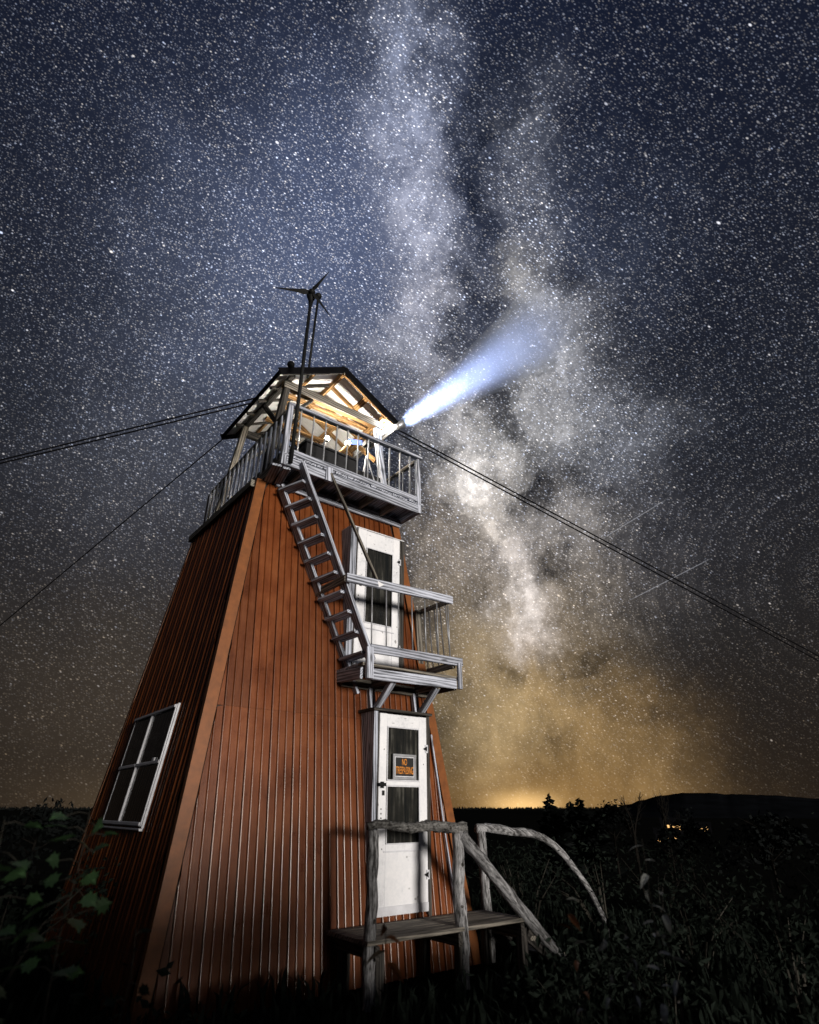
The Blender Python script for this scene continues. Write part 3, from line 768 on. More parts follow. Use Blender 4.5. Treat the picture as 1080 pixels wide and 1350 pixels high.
for x in (.505, 1.205):
    beam('wall_bracket', (x, -hw(2.6) - .06, 2.615), (x, -hw(2.95) - .055, 2.89), .085, .07, M_GREY, balcony, (0, 1, 0))
    beam('knee_brace', (x + .02, -hw(2.6) - .10, 2.63), (x + .02, BY + .06, 2.925), .075, .065, M_GREY, balcony, (0, 1, 0))
    beam('cross_joist', (x + .02, BY + .024, 2.955), (x + .02, -hw(2.93) - .07, 2.955), .045, .11, M_GREYB, balcony)

# ------------------------------------------------------------------ things on the roof deck
turbine = thing('wind_turbine', (-.99, -1.735, 5.60), 'black three bladed wind turbine on a tall pole rising past the front of the roof', 'wind turbine')
tube('pole', [(-.99, -1.735, 5.55), (-.965, -1.735, 7.2), (-.95, -1.735, 8.50)], [.026, .026, .024], M_BLACK, turbine, 10)
hub = Vector((-.948, -1.735, 8.605))
view = (hub - cam.location); view.z = 0; view.normalize()                       # the rotor faces the photographer's side of the tower
side = Vector((view.y, -view.x, 0)); upv = Vector((0, 0, 1))
tube('generator', [hub - upv * .17, hub - upv * .10, hub - upv * .02, hub + upv * .05], [.027, .050, .078, .03], M_BLACK, turbine, 10)
tube('hub', [hub - view * .11, hub - view * .08, hub - view * .02, hub + view * .22], [.012, .05, .055, .03], M_BLACK, turbine, 10)
for ang in (185, 65, -55):
    a = R(ang); d = side * math.cos(a) + upv * math.sin(a); e = (-side * math.sin(a) + upv * math.cos(a))
    vs, fs = [], []
    for t, c in ((.03, .05), (.12, .095), (.21, .060), (.38, .036), (.54, .012)):
        p = hub - view * .06 + d * t; tw = R(28 - 34 * t)
        f = e * math.cos(tw) + view * math.sin(tw); g = view * math.cos(tw) - e * math.sin(tw)
        vs += [p + f * c * .6, p + g * .008, p - f * c * .4, p - g * .008]
    for i in range(4):
        for j in range(4): fs.append((i * 4 + j, i * 4 + (j + 1) % 4, i * 4 + 4 + (j + 1) % 4, i * 4 + 4 + j))
    fs += [(0, 1, 2, 3), (16, 17, 18, 19)]
    mesh('blade', vs, fs, M_BLACK, turbine)
mast = thing('mast', (-.59, -1.15, 7.60), 'thin black pole with a round ball top standing just behind the turbine pole', 'mast')
tube('pole', [(-.59, -1.15, 7.55), (-.545, -1.15, 9.30)], .021, M_BLACK, mast, 8); ball('ball_top', (-.545, -1.15, 9.345), .060, M_BLACK, mast)

def wire(p0, p1, label, sag=.0, r=.009):
    p0, p1 = Vector(p0), Vector(p1); pts = []
    for i in range(25):
        t = i / 24; p = p0.lerp(p1, t); p.z -= sag * 4 * t * (1 - t); pts.append(p)
    tag(tube('guy_wire', pts, r, M_TAR, None, 6), label, 'cable', 'guy wires bracing the tower roof')
wire((-1.080, -0.360, 7.400), (-34.85, 37.94, -0.30), 'upper of the two dark wires running left from the roof eave', 0, 0.013)
wire((-1.080, -0.360, 7.315), (-31.33, 32.19, -0.30), 'lower of the two dark wires running left from the roof eave', 0, 0.013)
wire((-1.070, 0.860, 7.300), (-8.00, 23.82, -0.30), 'single dark wire running down to the left from the back eave corner', 0, 0.012)
wire((1.090, -1.160, 7.340), (30.61, -6.70, -0.30), 'upper of the two wires slanting down right from the roof corner', 0, 0.013)
wire((1.090, -1.160, 7.262), (27.12, -6.80, -0.30), 'lower of the two wires slanting down right from the roof corner', 0, 0.013)

def work_lamp(base, bulb, label, mat, power, col):
    t = thing('work_lamp', base, label, 'lamp', 'work lamps lit on the deck')
    b = Vector(bulb); a = Vector(base); pts = []
    for i in range(12):
        s = i / 11; p = a.lerp(b, s); p.z += -.02 * math.sin(math.pi * s); p.y += .12 * math.sin(math.pi * s); pts.append(p)
    tube('gooseneck', pts, .010, M_ALU, t, 6); ball('bulb', bulb, .045, mat, t, 10, 6)
    tube('shade', [b + Vector((0, 0, -.075)), b + Vector((0, 0, -.05)), b + Vector((0, 0, -.005))], [.014, .026, .030], M_BLACK, t, 12, caps=False)
    ld = bpy.data.lights.new('work_lamp_light', 'POINT'); ld.energy = power; ld.color = col; ld.shadow_soft_size = .05
    lo = bpy.data.objects.new('work_lamp_light', ld); COL.objects.link(lo); lo.location = b + Vector((0, -.01, .05)); lo.parent = t; lo.matrix_parent_inverse = WM[t.name].inverted()
def deck_things():
    bench = thing('storage_bench', (-.15, -1.25, DZ + .045), 'large black storage bench on the deck behind the front railing', 'bench')
    box('carcass', (-.62, -1.40, DZ + .046), (.22, -1.00, DZ + .56), M_DARK, bench, .01); box('lid', (-.65, -1.42, DZ + .562), (.25, -.98, DZ + .60), M_DARK, bench, .01)
    case = thing('equipment_case', (.52, -1.2, DZ + .045), 'black equipment case standing right of the storage bench', 'case')
    box('case_body', (.34, -1.30, DZ + .046), (.74, -1.02, DZ + .50), M_DARK, case, .02); tube('case_handle', [(.45, -1.16, DZ + .50), (.46, -1.16, DZ + .545), (.62, -1.16, DZ + .545), (.63, -1.16, DZ + .50)], .010, M_ALU, case, 6)
    for z in (.16, .32): box('clasp', (.50, -1.312, DZ + z), (.57, -1.301, DZ + z + .05), M_ALU, case, .002)
    work_lamp((-.25, -.90, DZ + .60), (-.10, -1.02, 6.685), 'white work lamp on a gooseneck, left of the two over the bench', M_LAMP, 70, (1., .95, .86))
    work_lamp((-.02, -.93, DZ + .60), (.285, -1.02, 6.760), 'amber work lamp on a gooseneck, right of the two over the bench', M_LAMPW, 46, (1., .88, .70))
    st = beam('wooden_stick', (-.02, -1.05, 6.33), (.27, -1.02, 6.70), .022, .022, M_WARM); tag(st, 'pale wooden stick leaning up towards the amber lamp behind the railing', 'stick')
    t = thing('tripod', (.47, -1.35, DZ + .045), 'black camera tripod standing on the deck beside the front right post', 'tripod')
    top = Vector((.43, -1.36, 6.42))
    for k, (dx, dy) in enumerate(((-.12, -.10), (.22, -.06), (.02, .24))): tube('leg', [top, (top.x + dx, top.y + dy, DZ + .046)], [.012, .009], M_ALU, t, 6)
    tube('centre_column', [top, top + Vector((-.01, 0, .16))], .014, M_BLACK, t, 8); box('head', (top.x - .05, top.y - .05, top.z + .16), (top.x + .05, top.y + .05, top.z + .24), M_BLACK, t, .01)
    tarp = mesh('tarpaulin', [(.42, -.80, 7.02), (.60, -.95, 6.98), (.74, -.80, 7.10), (.56, -.62, 7.12), (.45, -.80, 6.92), (.62, -.94, 6.90), (.74, -.79, 7.02), (.57, -.63, 7.04)], [(0, 1, 2, 3), (4, 5, 6, 7), (0, 1, 5, 4), (1, 2, 6, 5), (2, 3, 7, 6), (3, 0, 4, 7)], M_BLUE)
    tag(tarp, 'small folded blue tarpaulin slung under the roof near the right post', 'tarp')
deck_things()

# searchlight clamped under the right eave, and the misty air its beam shows up in
SP0 = Vector((1.135, -1.31, 7.335)); SPD = (Vector((5.60, -1.31, 12.20)) - SP0).normalized()
search = thing('searchlight', tuple(SP0), 'blazing white searchlight under the right roof eave, aimed up at the sky', 'searchlight')
tube('housing', [SP0 - SPD * .14, SP0 - SPD * .12, SP0 - SPD * .02, SP0 + SPD * .03, SP0 + SPD * .035], [.02, .055, .062, .07, .064], M_ALU, search, 14)
tube('lens', [SP0 + SPD * .036, SP0 + SPD * .040], [.060, .058], M_LENS, search, 14)
tube('bracket', [SP0 - SPD * .06 + Vector((0, 0, -.02)), (1.08, -1.24, 7.36)], .014, M_BLACK, search, 6)
spd = bpy.data.lights.new('searchlight_lamp', 'SPOT'); spd.energy = 14500; spd.color = (.50, .60, 1.); spd.spot_size = R(17); spd.spot_blend = 1.; spd.shadow_soft_size = .15
spo = bpy.data.objects.new('searchlight_lamp', spd); COL.objects.link(spo); spo.location = SP0 + SPD * .05; spo.rotation_euler = SPD.to_track_quat('-Z', 'Y').to_euler()
spo.parent = search; spo.matrix_parent_inverse = WM[search.name].inverted()
pl = bpy.data.lights.new('searchlight_spill', 'POINT'); pl.energy = 26; pl.color = (.85, .92, 1.); pl.shadow_soft_size = .05
plo = bpy.data.objects.new('searchlight_spill', pl); COL.objects.link(plo); plo.location = (.96, -1.15, 7.33); plo.parent = search; plo.matrix_parent_inverse = WM[search.name].inverted()
def beam_air():
    m = bpy.data.materials.new('misty_air'); m.use_nodes = True; t = m.node_tree; k = NT(t)
    t.nodes.remove(t.nodes['Principled BSDF'])
    v = k.n('ShaderNodeVolumePrincipled'); v.inputs['Color'].default_value = (.80, .88, 1., 1); v.inputs['Density'].default_value = .21; v.inputs['Anisotropy'].default_value = 0.
    t.links.new(v.outputs[0], t.nodes['Material Output'].inputs['Volume'])
    L = 6.7; pts = []; rr = []
    for i in range(9):
        s = i / 8; pts.append(SP0 + SPD * (.06 + L * s)); rr.append(.10 + s * .145 * L)
    tag(tube('light_beam', pts, rr, m, None, 24), 'pale blue shaft of light rising from the roof corner into the sky', 'light beam')
beam_air()

# ------------------------------------------------------------------ landing, steps and log railings at the lower door
landing = thing('landing', (.5, -2.2, 0), 'weathered plank landing in front of the lower door', 'landing')
for i in range(6): beam('plank', (-.15, -1.92 - i * .118, .478), (1.95, -1.92 - i * .118, .478), .108, .036, M_GREYB, landing)
for x in (-.05, .95, 1.85):
    beam('joist', (x, -1.88, .40), (x, -2.58, .40), .05, .11, M_DARKW, landing)
    for y in (-1.95, -2.5): beam('leg', (x + .06, y, -.2), (x + .06, y, .40), .09, .09, M_DARKW, landing)
steps = thing('steps', (2.6, -2.2, -.1), 'plank steps leading down to the right from the landing', 'steps')
for i in range(2): beam('tread', (2.13 + i * .30, -2.55, .30 - i * .19), (2.13 + i * .30, -1.88, .30 - i * .19), .27, .04, M_GREYB, steps)
for y in (-2.52, -1.92): beam('stringer', (1.98, y, .36), (2.75, y, -.14), .04, .16, M_DARKW, steps)
fr = thing('log_railing', (.5, -2.5, 0), 'rustic log railing with a knobbly bark rail in front of the lower door', 'railing')
def log(name, pts, r0, r1, mat, parent, rough=.42, n=16):
    k = len(pts); M, L = frame(pts[0], pts[-1]); I = M.inverted()
    vs, fs = tube_geo(pts, [r0 + (r1 - r0) * i / (k - 1) for i in range(k)], n, rough)
    o = mesh(name, [I @ Vector(v) for v in vs], fs, mat, parent, M, True)
    rng = random.Random(int(pts[0].x * 977 + k))
    for _ in range(k // 5):                                             # cut branch stubs
        i = rng.randrange(2, k - 2); a = rng.uniform(2.2, 5.2); r = r0 + (r1 - r0) * i / (k - 1); d = Vector((math.cos(a) * .6, math.sin(a), math.cos(a * 3) * .5)).normalized()
        tube('knot', [pts[i] + d * r * .6, pts[i] + d * r * 1.06, pts[i] + d * r * 1.14], [r * .42, r * .30, r * .22], M_DARKW, o, 7)
    return o
log('post', log_path((-.085, -2.5, -.15), (-.075, -2.5, 1.36), 16, .02, 1), .060, .050, M_LOG, fr)
log('post', log_path((1.045, -2.5, -.15), (1.02, -2.5, 1.33), 16, .02, 2), .066, .055, M_LOG, fr)
log('top_rail', log_path((-.13, -2.50, 1.395), (1.13, -2.50, 1.372), 26, .028, 3), .036, .052, M_BARK, fr, .8)
log('handrail', log_path((1.04, -2.55, 1.30), (2.62, -2.55, -.08), 22, .03, 4), .056, .066, M_LOG, fr)
br = thing('curved_log_rail', (2.0, -1.9, 0), 'bowed grey log handrail curving down behind the diagonal one', 'railing')
log('post', log_path((2.03, -1.9, -.3), (1.965, -1.9, 1.30), 14, .02, 6), .060, .050, M_LOG, br)
pts = [Vector(p) for p in ((1.88, -1.92, 1.325), (2.05, -1.9, 1.335), (2.30, -1.9, 1.315), (2.5, -1.9, 1.285), (2.70, -1.9, 1.275), (2.90, -1.9, 1.255), (3.10, -1.9, 1.20), (3.30, -1.9, 1.115), (3.48, -1.9, 1.0), (3.64, -1.9, .87), (3.78, -1.9, .74), (3.92, -1.9, .60), (4.06, -1.9, .43), (4.20, -1.9, .22), (4.34, -1.9, -.02))]
log('handrail', pts, .052, .036, M_LOG, br)
log('lower_post', log_path((4.28, -1.88, -.6), (4.25, -1.88, .18), 8, .02, 8), .045, .040, M_LOG, br)

# ------------------------------------------------------------------ plants, trees and the far houses
def leaf_geo(L, wd, curl=.3, fold=.25, lobed=False, seg=4):
    """one blade: midrib with two halves folded up from it"""
    vs, fs = [], []
    for i in range(seg + 1):
        t = i / seg; w = wd * math.sin(math.pi * min(1, t * .93 + .07)) ** .8 * (1 - .25 * t)
        if lobed: w *= 1 + .55 * math.cos(t * 16)
        a = curl * t; x = L * (math.sin(a) / a if a else 1) * t; z = -L * t * (1 - math.cos(a)) / max(a, 1e-4)
        vs += [(x, -w / 2, z + w * fold), (x, 0, z), (x, w / 2, z + w * fold)]
    for i in range(seg):
        b = i * 3; fs += [(b, b + 1, b + 4, b + 3), (b + 1, b + 2, b + 5, b + 4)]
    return vs, fs
def maple_geo(L):
    pr = [(0, 0), (.12, .30), (.02, .52), (.34, .40), (.42, .62), (.60, .36), (.70, .40), (.74, .18), (1, 0)]
    vs = [(0, 0, 0), (.45 * L, 0, -.04 * L), (L, 0, -.18 * L)]; up = []; dn = []
    for x, y in pr[1:-1]: up.append((x * L, y * L, .08 * L * y - .1 * L * x * x)); dn.append((x * L, -y * L, .08 * L * y - .1 * L * x * x))
    n = len(up); vs += up + dn; fs = []
    for o in (3, 3 + n):
        fs.append((0, o, 1))
        for i in range(n - 1): fs.append((1, o + i, o + i + 1))
        fs.append((1, o + n - 1, 2))
    return vs, fs
LM = {}
def leaf_meshes(kind, mat):
    key = (kind, mat.name)
    if key not in LM:
        out = []
        for q in range(3):
            g = maple_geo(1.) if kind == 'maple' else leaf_geo(1., .30 + .05 * q, .7 + .6 * q, .2 + .1 * q)
            me = bpy.data.meshes.new('leaf'); me.from_pydata(g[0], [], g[1]); me.update(); me.materials.append(mat); out.append(me)
        LM[key] = out
    return LM[key]
def plant(name, base, h, label, cat, n, size, mat, kind='blade', lean=(0, 0), seed=0, start=.35, spread=.0, group=None, accent=None):
    rng = random.Random(seed); base = Vector(base); t = thing(name, base, label, cat, group)
    pts = [base + Vector((lean[0] * (s / 8) ** 2, lean[1] * (s / 8) ** 2, h * s / 8)) + Vector((rng.uniform(-.012, .012), rng.uniform(-.012, .012), 0)) for s in range(9)]
    tube('stem', pts, [.006 - .0045 * i / 8 for i in range(9)], M_STEM, t, 5)
    for i in range(n):
        s = start + (1 - start) * (i + .5) / n; f = s * 8; j = min(7, int(f)); p = pts[j].lerp(pts[j + 1], f - j)
        az = i * 2.4 + rng.uniform(-.5, .5); el = rng.uniform(-.5, .5)
        d = Vector((math.cos(az) * math.cos(el), math.sin(az) * math.cos(el), math.sin(el)))
        if spread:
            q = p + d * spread * rng.uniform(.4, 1)
            tube('twig', [p, p.lerp(q, .5) + Vector((0, 0, .01)), q], [.0025, .002, .0015], M_STEM, t, 4); p = q
        up = Vector((rng.uniform(-.4, .4), rng.uniform(-.4, .4), 1)); y = up.cross(d).normalized(); z = d.cross(y)
        M = Matrix((d, y, z)).transposed().to_4x4() @ Matrix.Rotation(rng.uniform(-.9, .9), 4, 'X') @ Matrix.Scale(size * rng.uniform(.7, 1.25), 4); M.translation = p
        mm = accent if accent and rng.random() < .16 else mat
        put(bpy.data.objects.new('leaf', rng.choice(leaf_meshes(kind, mm))), t, M)
    return t
def shrub(name, base, h, r, label, n, mat, seed, leaf=.05, cat='shrub', group=None, narrow=.4, stems=7, droop=0.):
    rng = random.Random(seed); base = Vector(base); t = thing(name, base, label, cat, group)
    sv, sf = [], []; tips = []
    for i in range(stems):
        a = rng.uniform(0, 6.28); q = r * rng.uniform(.25, .95)
        tip = base + Vector((math.cos(a) * q, math.sin(a) * q, h * rng.uniform(.6, 1.)))
        mid = base.lerp(tip, .5) + Vector((0, 0, h * .12)); tips.append((base, mid, tip))
        v, f = tube_geo([base - Vector((0, 0, .2)), mid, tip], [.018 * h, .011 * h, .003 * h], 4); o = len(sv); sv += v; sf += [tuple(x + o for x in g) for g in f]
    mesh('stems', [Vector(v) - base for v in sv], sf, M_STEM, t, Matrix.Translation(base))
    lv, lf = [], []
    clumps = []
    for a, b, c in tips:
        for s in (.35, .6, .8, 1.): clumps.append((b.lerp(c, s) if s > .5 else a.lerp(b, s + .5), rng.uniform(.12, .30) * r + .05))
    for i in range(n):
        c, cr = rng.choice(clumps)
        p = c + Vector((rng.gauss(0, cr), rng.gauss(0, cr), rng.gauss(0, cr * .8)))
        if p.z < base.z + .03: p.z = base.z + rng.uniform(.03, .3)
        d = Vector((rng.gauss(0, 1), rng.gauss(0, 1), rng.gauss(0, .8) - droop)).normalized(); u = d.orthogonal().normalized(); u.rotate(Matrix.Rotation(rng.uniform(0, 6.28), 3, d))
        L = leaf * rng.uniform(.6, 1.3); w = u * L * narrow * .5; b = len(lv); k = d.cross(u) * L * .12
        lv += [p - d * L * .5, p + w + k, p + d * L * .5, p - w + k]; lf += [(b, b + 1, b + 2), (b, b + 2, b + 3)]
    mesh('foliage', [Vector(v) - base for v in lv], lf, mat, t, Matrix.Translation(base))
    return t
def at(az, d, drop=0.):
    x = cam.location.x + d * math.sin(R(az)); y = cam.location.y + d * math.cos(R(az)); return Vector((x, y, ground_h(x, y) - drop))
def conifer(az, d, alt, wid, label, seed, group=None, thin=1.):
    rng = random.Random(seed); b = at(az, d, .3); top = 1.55 + d * math.tan(R(alt)); h = top - b.z
    t = thing('conifer', b, label, 'conifer', group)
    tube('trunk', [b, b + Vector((0, 0, h * .5)), b + Vector((.02 * h, 0, h))], [h * .018, h * .011, h * .002], M_TRUNK, t, 6)
    vs, fs = [], []; n = 46
    for i in range(n):
        s = .12 + .86 * i / n; rr = wid * (1 - s) ** .8 * rng.uniform(.65, 1.15)
        for q in range(int(9 * thin)):
            a = rng.uniform(0, 6.28); L = rr * rng.uniform(.5, 1.1) + .02 * wid; z = h * (s + rng.uniform(-.02, .02))
            d0 = Vector((math.cos(a), math.sin(a), 0)); s0 = Vector((-d0.y, d0.x, 0)) * L * .22; o = len(vs)
            vs += [Vector((0, 0, z + .02 * h)), d0 * L * .55 + s0 + Vector((0, 0, z - L * .10)), d0 * L + Vector((0, 0, z - L * rng.uniform(-.10, .30))), d0 * L * .55 - s0 + Vector((0, 0, z - L * .16)), d0 * L * .5 + Vector((0, 0, z - L * .34))]
            fs += [(o, o + 1, o + 2), (o, o + 2, o + 3), (o, o + 4, o + 2)]
    mesh('crown', vs, fs, M_CONIFER, t, Matrix.Translation(b))
def leafy_tree(az, d, alt, wid, label, seed, n=900, leaf=.35, fr=.55):
    rng = random.Random(seed); b = at(az, d, .3); top = 1.55 + d * math.tan(R(alt)); h = top - b.z
    t = thing('tree', b, label, 'tree')
    sv, sf = tube_geo([b, b + Vector((0, 0, h * .5)), b + Vector((.03 * h, 0, h * .9))], [h * .02, h * .013, h * .003], 6)
    for i in range(9):
        a = rng.uniform(0, 6.28); s = rng.uniform(.35, .8); p = b + Vector((0, 0, h * s)); q = p + Vector((math.cos(a) * wid * .6, math.sin(a) * wid * .6, h * .14))
        v, f = tube_geo([p, q], [h * .007, h * .002], 4); o = len(sv); sv += v; sf += [tuple(x + o for x in g) for g in f]
    mesh('trunk', [Vector(v) - b for v in sv], sf, M_TRUNK, t, Matrix.Translation(b))
    cl = []
    for _ in range(30):
        a, s = rng.uniform(0, 6.28), rng.random() ** .6; z = h * (1 - fr * (1 - math.sqrt(max(0, 1 - s * s)) * rng.uniform(.75, 1)))
        cl.append((Vector((math.cos(a) * s * wid, math.sin(a) * s * wid, z - .05 * h)), wid * rng.uniform(.08, .2)))
    vs, fs = [], []
    for i in range(n):
        c, r = rng.choice(cl); p = c + Vector((rng.gauss(0, r), rng.gauss(0, r), rng.gauss(0, r * .7))); p.z = min(p.z, h)
        u = Vector((rng.gauss(0, 1), rng.gauss(0, 1), rng.gauss(0, 1))).normalized(); w = u.orthogonal().normalized(); L = leaf * rng.uniform(.6, 1.4); o = len(vs)
        vs += [p - u * L * .5, p + w * L * .3, p + u * L * .5, p - w * L * .3]; fs += [(o, o + 1, o + 2, o + 3)]
    mesh('crown', vs, fs, M_CONIFER, t, Matrix.Translation(b))
def bare_tree(az, d, alt, label, seed, spread=.5):
    rng = random.Random(seed); b = at(az, d, .3); top = 1.55 + d * math.tan(R(alt)); h = top - b.z
    t = thing('bare_tree', b, label, 'tree'); sv, sf = [], []
    def grow(p, dr, L, r, lev):
        q = p + dr * L; v, f = tube_geo([p, p.lerp(q, .5) + Vector((rng.gauss(0, .03), rng.gauss(0, .03), 0)) * L, q], [r * 1.7, r * 1.35, r * .95], 4)
        o = len(sv); sv.extend(v); sf.extend([tuple(x + o for x in g) for g in f])
        if lev:
            for i in range(rng.choice((2, 3))):
                nd = (dr + Vector((rng.gauss(0, spread), rng.gauss(0, spread), rng.uniform(0, .35)))).normalized(); grow(p.lerp(q, rng.uniform(.6, 1.)), nd, L * rng.uniform(.6, .82), r * .55, lev - 1)
    tube('trunk', [b, b + Vector((0, 0, h * .45))], [h * .018, h * .012], M_TRUNK, t, 6)
    grow(b + Vector((0, 0, h * .42)), Vector((.05, 0, 1)).normalized(), h * .22, h * .010, 4)
    zs = max(v.z for v in sv); k = (h - h * .42) / (zs - b.z - h * .42)
    mesh('branches', [Vector((v.x - b.x, v.y - b.y, h * .42 + (v.z - b.z - h * .42) * k)) for v in sv], sf, M_TRUNK, t, Matrix.Translation(b))
conifer(50.45, 95, 1.25, 5.2, 'tall dark conifer standing alone against the brightest glow of the horizon', 1)
conifer(52.95, 110, .86, 8.0, 'shorter pointed conifer right of the lone tall conifer', 2)
conifer(52.1, 110, .58, 7.5, 'stubby conifer between the lone tall conifer and the shorter pointed one', 5)
leafy_tree(55.4, 90, .62, 3.4, 'low round dark tree where the hill slope meets the horizon', 3, 2600, .45, .55)
bare_tree(57.0, 70, 1.28, 'spreading leafless tree in front of the foot of the hill', 4, .45)
bare_tree(59.3, 60, 1.36, 'thin leafless treetop rising just above the left end of the hill', 6, .22)
bare_tree(60.1, 45, .25, 'twiggy leafless tree in front of the hill beside the amber lights', 9, .35)
leafy_tree(60.9, 42, .12, 1.6, 'dark leafy tree partly covering the amber house lights', 7, 1500, .20, .66)
leafy_tree(59.6, 34, -1.35, 1.1, 'small dark bushy tree below the amber lights on the right', 8, 380, .22, .6)
leafy_tree(66.5, 40, -.2, 2.2, 'broad dark tree at the right end of the hill', 17, 900, .30, .6)
leafy_tree(9.0, 45, .6, 3.0, 'dark tree low on the horizon left of the tower', 19, 900, .35, .6)
def house(az, d, w, h, label, seed, wins):
    rng = random.Random(seed); b = at(az, d, .5); t = thing('house', b, label, 'house', None)
    f = (cam.location - b); f.z = 0; f.normalize(); s = Vector((-f.y, f.x, 0)); u = Vector((0, 0, 1)); dp = w * .6
    P = lambda a, c, e: b + s * a + f * c + u * e
    q = w / 2; vs = [P(x, y, z) - b for z in (0, h) for x, y in ((-q, 0), (q, 0), (q, -dp), (-q, -dp))]
    M = Matrix.Translation(b)
    mesh('wall', vs, [(0, 1, 2, 3), (4, 5, 6, 7)] + [(i, (i + 1) % 4, 4 + (i + 1) % 4, 4 + i) for i in range(4)], M_TAR, t, M)
    r = [P(-q * 1.08, .3, h), P(q * 1.08, .3, h), P(q * 1.08, -dp - .3, h), P(-q * 1.08, -dp - .3, h), P(-q * 1.08, -dp / 2, h * 1.5), P(q * 1.08, -dp / 2, h * 1.5)]
    mesh('roof', [x - b for x in r], [(0, 1, 5, 4), (2, 3, 4, 5), (0, 4, 3), (1, 2, 5), (0, 3, 2, 1)], M_TAR, t, M)
    for a, e, ww, hh in wins:
        fr = mesh('window', [x - b for x in (P(a - .12, .02, e - .12), P(a + ww + .12, .02, e - .12), P(a + ww + .12, .02, e + hh + .12), P(a - .12, .02, e + hh + .12))], [(0, 1, 2, 3)], M_TAR, t, M)
        mesh('pane', [x - b for x in (P(a, .06, e), P(a + ww, .06, e), P(a + ww, .06, e + hh), P(a, .06, e + hh))], [(0, 1, 2, 3)], M_LITWIN, fr, M)
house(59.95, 330, 9, 5.0, 'far house with bright amber windows seen through the tree below the hill', 1, [(-3.6, 1.2, 1.2, 1.9), (-1.9, 2.2, 1.6, 2.3), (.3, 1.0, 1.5, 3.0), (2.3, 2.6, 1.5, 1.7), (-.7, .4, .8, 1.4)])
house(59.5, 216, 7, 3.2, 'nearer low house with small amber windows below the brighter far house', 2, [(-2.9, 1.0, .7, .8), (-.9, 1.3, 1.1, 1.2), (.8, .8, .6, .9), (2.0, 1.4, .7, 1.0)])
house(62.3, 420, 8, 4.0, 'farthest house with two faint amber windows right of the bright house', 3, [(-2.4, 1.5, 1.6, 1.1), (1.2, 1.8, .9, 1.4), (-.2, .6, .6, .8)])

# plants close to the camera
def cpos(az, d): return at(az, d, .02)
plant('sapling', cpos(12.6, 2.9), 1.62, 'green maple sapling at the left below the tower window', 'sapling', 26, .072, M_GREENLEAF, 'maple', (-.02, .03), 11, .66, .11)
plant('sapling', cpos(8.0, 2.7), 1.60, 'second leafy maple sapling further left of the tower corner', 'sapling', 22, .072, M_GREENLEAF, 'maple', (-.05, 0), 12, .62, .13)
plant('sapling', cpos(17.0, 3.0), 1.20, 'low dim sprig of maple leaves under the left tower window', 'sapling', 9, .055, M_LEAF, 'maple', (.02, 0), 13, .62, .06)
plant('withered_plant', cpos(36.2, 2.6), 1.27, 'withered plant with two curled tan leaves in front of the lower door', 'plant', 4, .085, M_DRYLEAF, 'blade', (.015, .0), 14, .88, 0, None, M_RUST)
plant('tall_weed', cpos(57.0, 3.2), 1.53, 'tallest grey green weed with broad leaves standing below the hill', 'weed', 15, .075, M_PALELEAF, 'blade', (.03, -.02), 15, .45)
plant('tall_weed', cpos(51.6, 3.2), 1.30, 'weed with curling grey leaves and rusty spots inside the curve of the log handrail', 'weed', 9, .080, M_PALELEAF, 'blade', (-.01, .02), 16, .62, 0, None, M_RUST)
plant('tall_weed', cpos(55.2, 3.4), 1.18, 'leafy low weed at the foot of the curved handrail', 'weed', 14, .055, M_PALELEAF, 'blade', (.03, .0), 17, .5)
plant('tall_weed', cpos(53.6, 2.9), 1.22, 'short pale weed between the curved handrail and the tallest weed', 'weed', 8, .07, M_PALELEAF, 'blade', (.02, .02), 25, .6)
plant('tall_weed', cpos(58.6, 3.0), 1.38, 'pale leafy weed close on the right of the tallest weed', 'weed', 9, .065, M_PALELEAF, 'blade', (-.02, .02), 26, .55)
plant('tall_weed', cpos(61.6, 3.3), 1.36, 'sparse dim weed right of the tallest weed', 'weed', 6, .06, M_LEAF, 'blade', (.02, .02), 18, .5)
plant('tall_weed', cpos(66.5, 3.2), 1.42, 'slim dim weed near the right end of the hill', 'weed', 7, .055, M_LEAF, 'blade', (-.02, .02), 19, .55)
shrub('fern_shrub', cpos(47.6, 9.0), 1.0, .75, 'feathery dark shrub under the bow of the curved log handrail', 900, M_LEAF, 21, .09, 'shrub', None, .28, 12, .6)
k = 0
for az, d, h, r in ((54, 10.5, 1.1, 1.0), (60, 8.5, .95, .9), (66, 7.5, 1.0, .9), (72, 6.5, 1.0, .8), (63, 12, 1.3, 1.2), (57.5, 6.2, .65, .6), (50.5, 6.0, .55, .5), (69, 5.0, .7, .6), (47, 15, 1.4, 1.3), (58, 17, 1.6, 1.5), (71, 14, 1.5, 1.4)):
    shrub('shrub', at(az, d, .05), h * .85, r, 'dark low shrub in the undergrowth right of the tower', 650, M_LEAF, 40 + k, .075, 'shrub', 'dark shrubs right of the tower', .5); k += 1
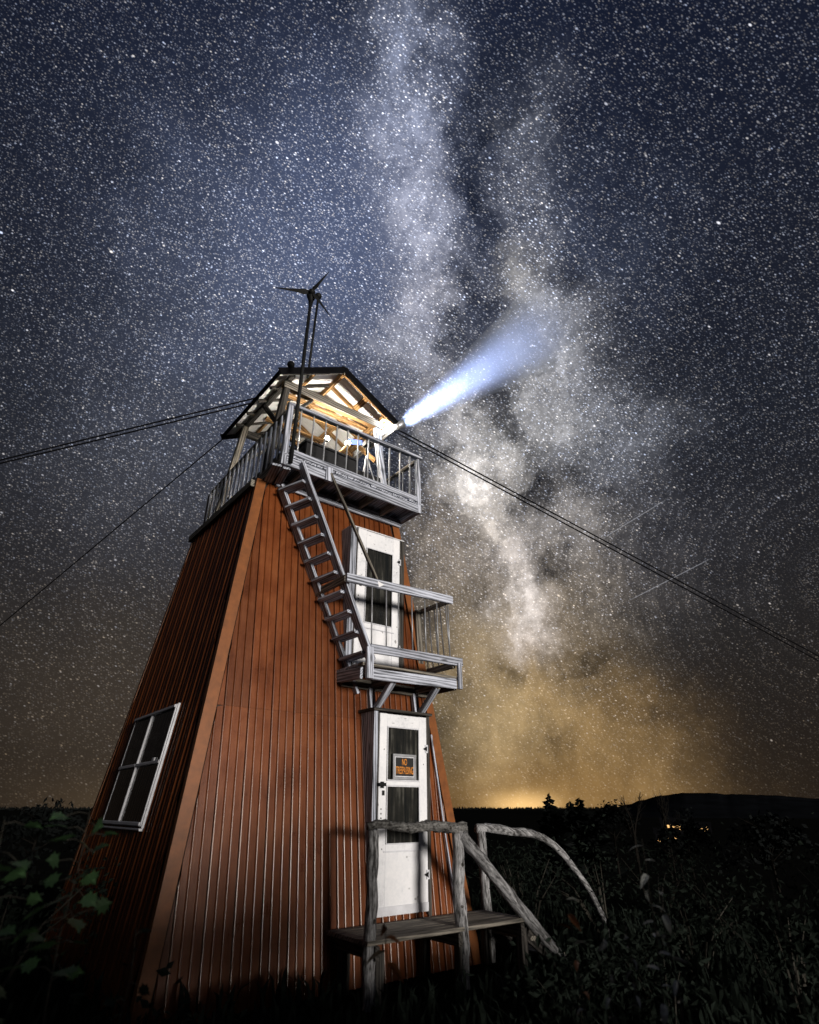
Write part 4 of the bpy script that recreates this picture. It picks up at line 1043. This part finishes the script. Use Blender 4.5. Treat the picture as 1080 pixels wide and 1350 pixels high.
for az, d, h, r, lb in ((8, 7.5, 1.0, .9, 'dark shrub growing against the foot of the left tower wall'), (-2, 6.5, 1.1, 1.0, 'dark shrub standing clear to the left of the tower'), (22, 4.4, .45, .5, 'low shrub at the near corner of the tower base')):
    shrub('shrub', at(az, d, .05), h, r, lb, 650, M_LEAF, 60 + k, .075, 'shrub', None, .5); k += 1
# unseen shrubs added behind the camera to shade the ground and lower wall
k = 0
for x, y, h, r in [(-9.5 + i * 1.15, -10.9 - .4 * (i % 3), 1.30 + .2 * (i % 2), 1.0) for i in range(5)] + [(-3.3 + i * .95, -11.0 - .3 * (i % 2), 1.95, .9) for i in range(4)] + [(2.9 + i * 1.2, -10.4 - .5 * (i % 3), 1.75 + .25 * (i % 2), 1.1) for i in range(3, 9)]:
    shrub('shade_shrub', (x, y, ground_h(x, y) - .05), h - ground_h(x, y), r, 'shrub added out of view behind the camera to shade the ground', 2000 if h > 1.9 and x < 1 else 900, M_LEAF, 90 + k, .17, 'shrub', 'shade shrubs added behind the camera', .6, 9); k += 1
def undergrowth():
    rng = random.Random(5); vs, fs = [], []
    for i in range(15000):
        az = rng.uniform(-12, 95); d = 1.7 + 13 * rng.random() ** 1.3; p = at(az, d)
        if abs(p.x) < 1.95 and abs(p.y) < 1.95: continue
        if -.3 < p.x < 2.1 and -2.7 < p.y < 0: continue
        h = rng.uniform(.06, .30) * (1.2 if d > 4 else .9); a = rng.uniform(0, 6.28); w = rng.uniform(.006, .022) * (1 + d * .05); ln = rng.uniform(.1, .7) * h
        s = Vector((math.cos(a), math.sin(a), 0)); l = Vector((-s.y, s.x, 0)) * ln; o = len(vs)
        vs += [p - s * w, p + s * w, p + l * .4 + Vector((0, 0, h * .7)) + s * w * .8, p + l * .4 + Vector((0, 0, h * .7)) - s * w * .8, p + l + Vector((0, 0, h * .9))]
        fs += [(o, o + 1, o + 2, o + 3), (o + 3, o + 2, o + 4)]
    tag(mesh('undergrowth', vs, fs, M_LEAF), 'dark grass and low leaves covering the ground round the tower', 'undergrowth', kind='stuff')
undergrowth()
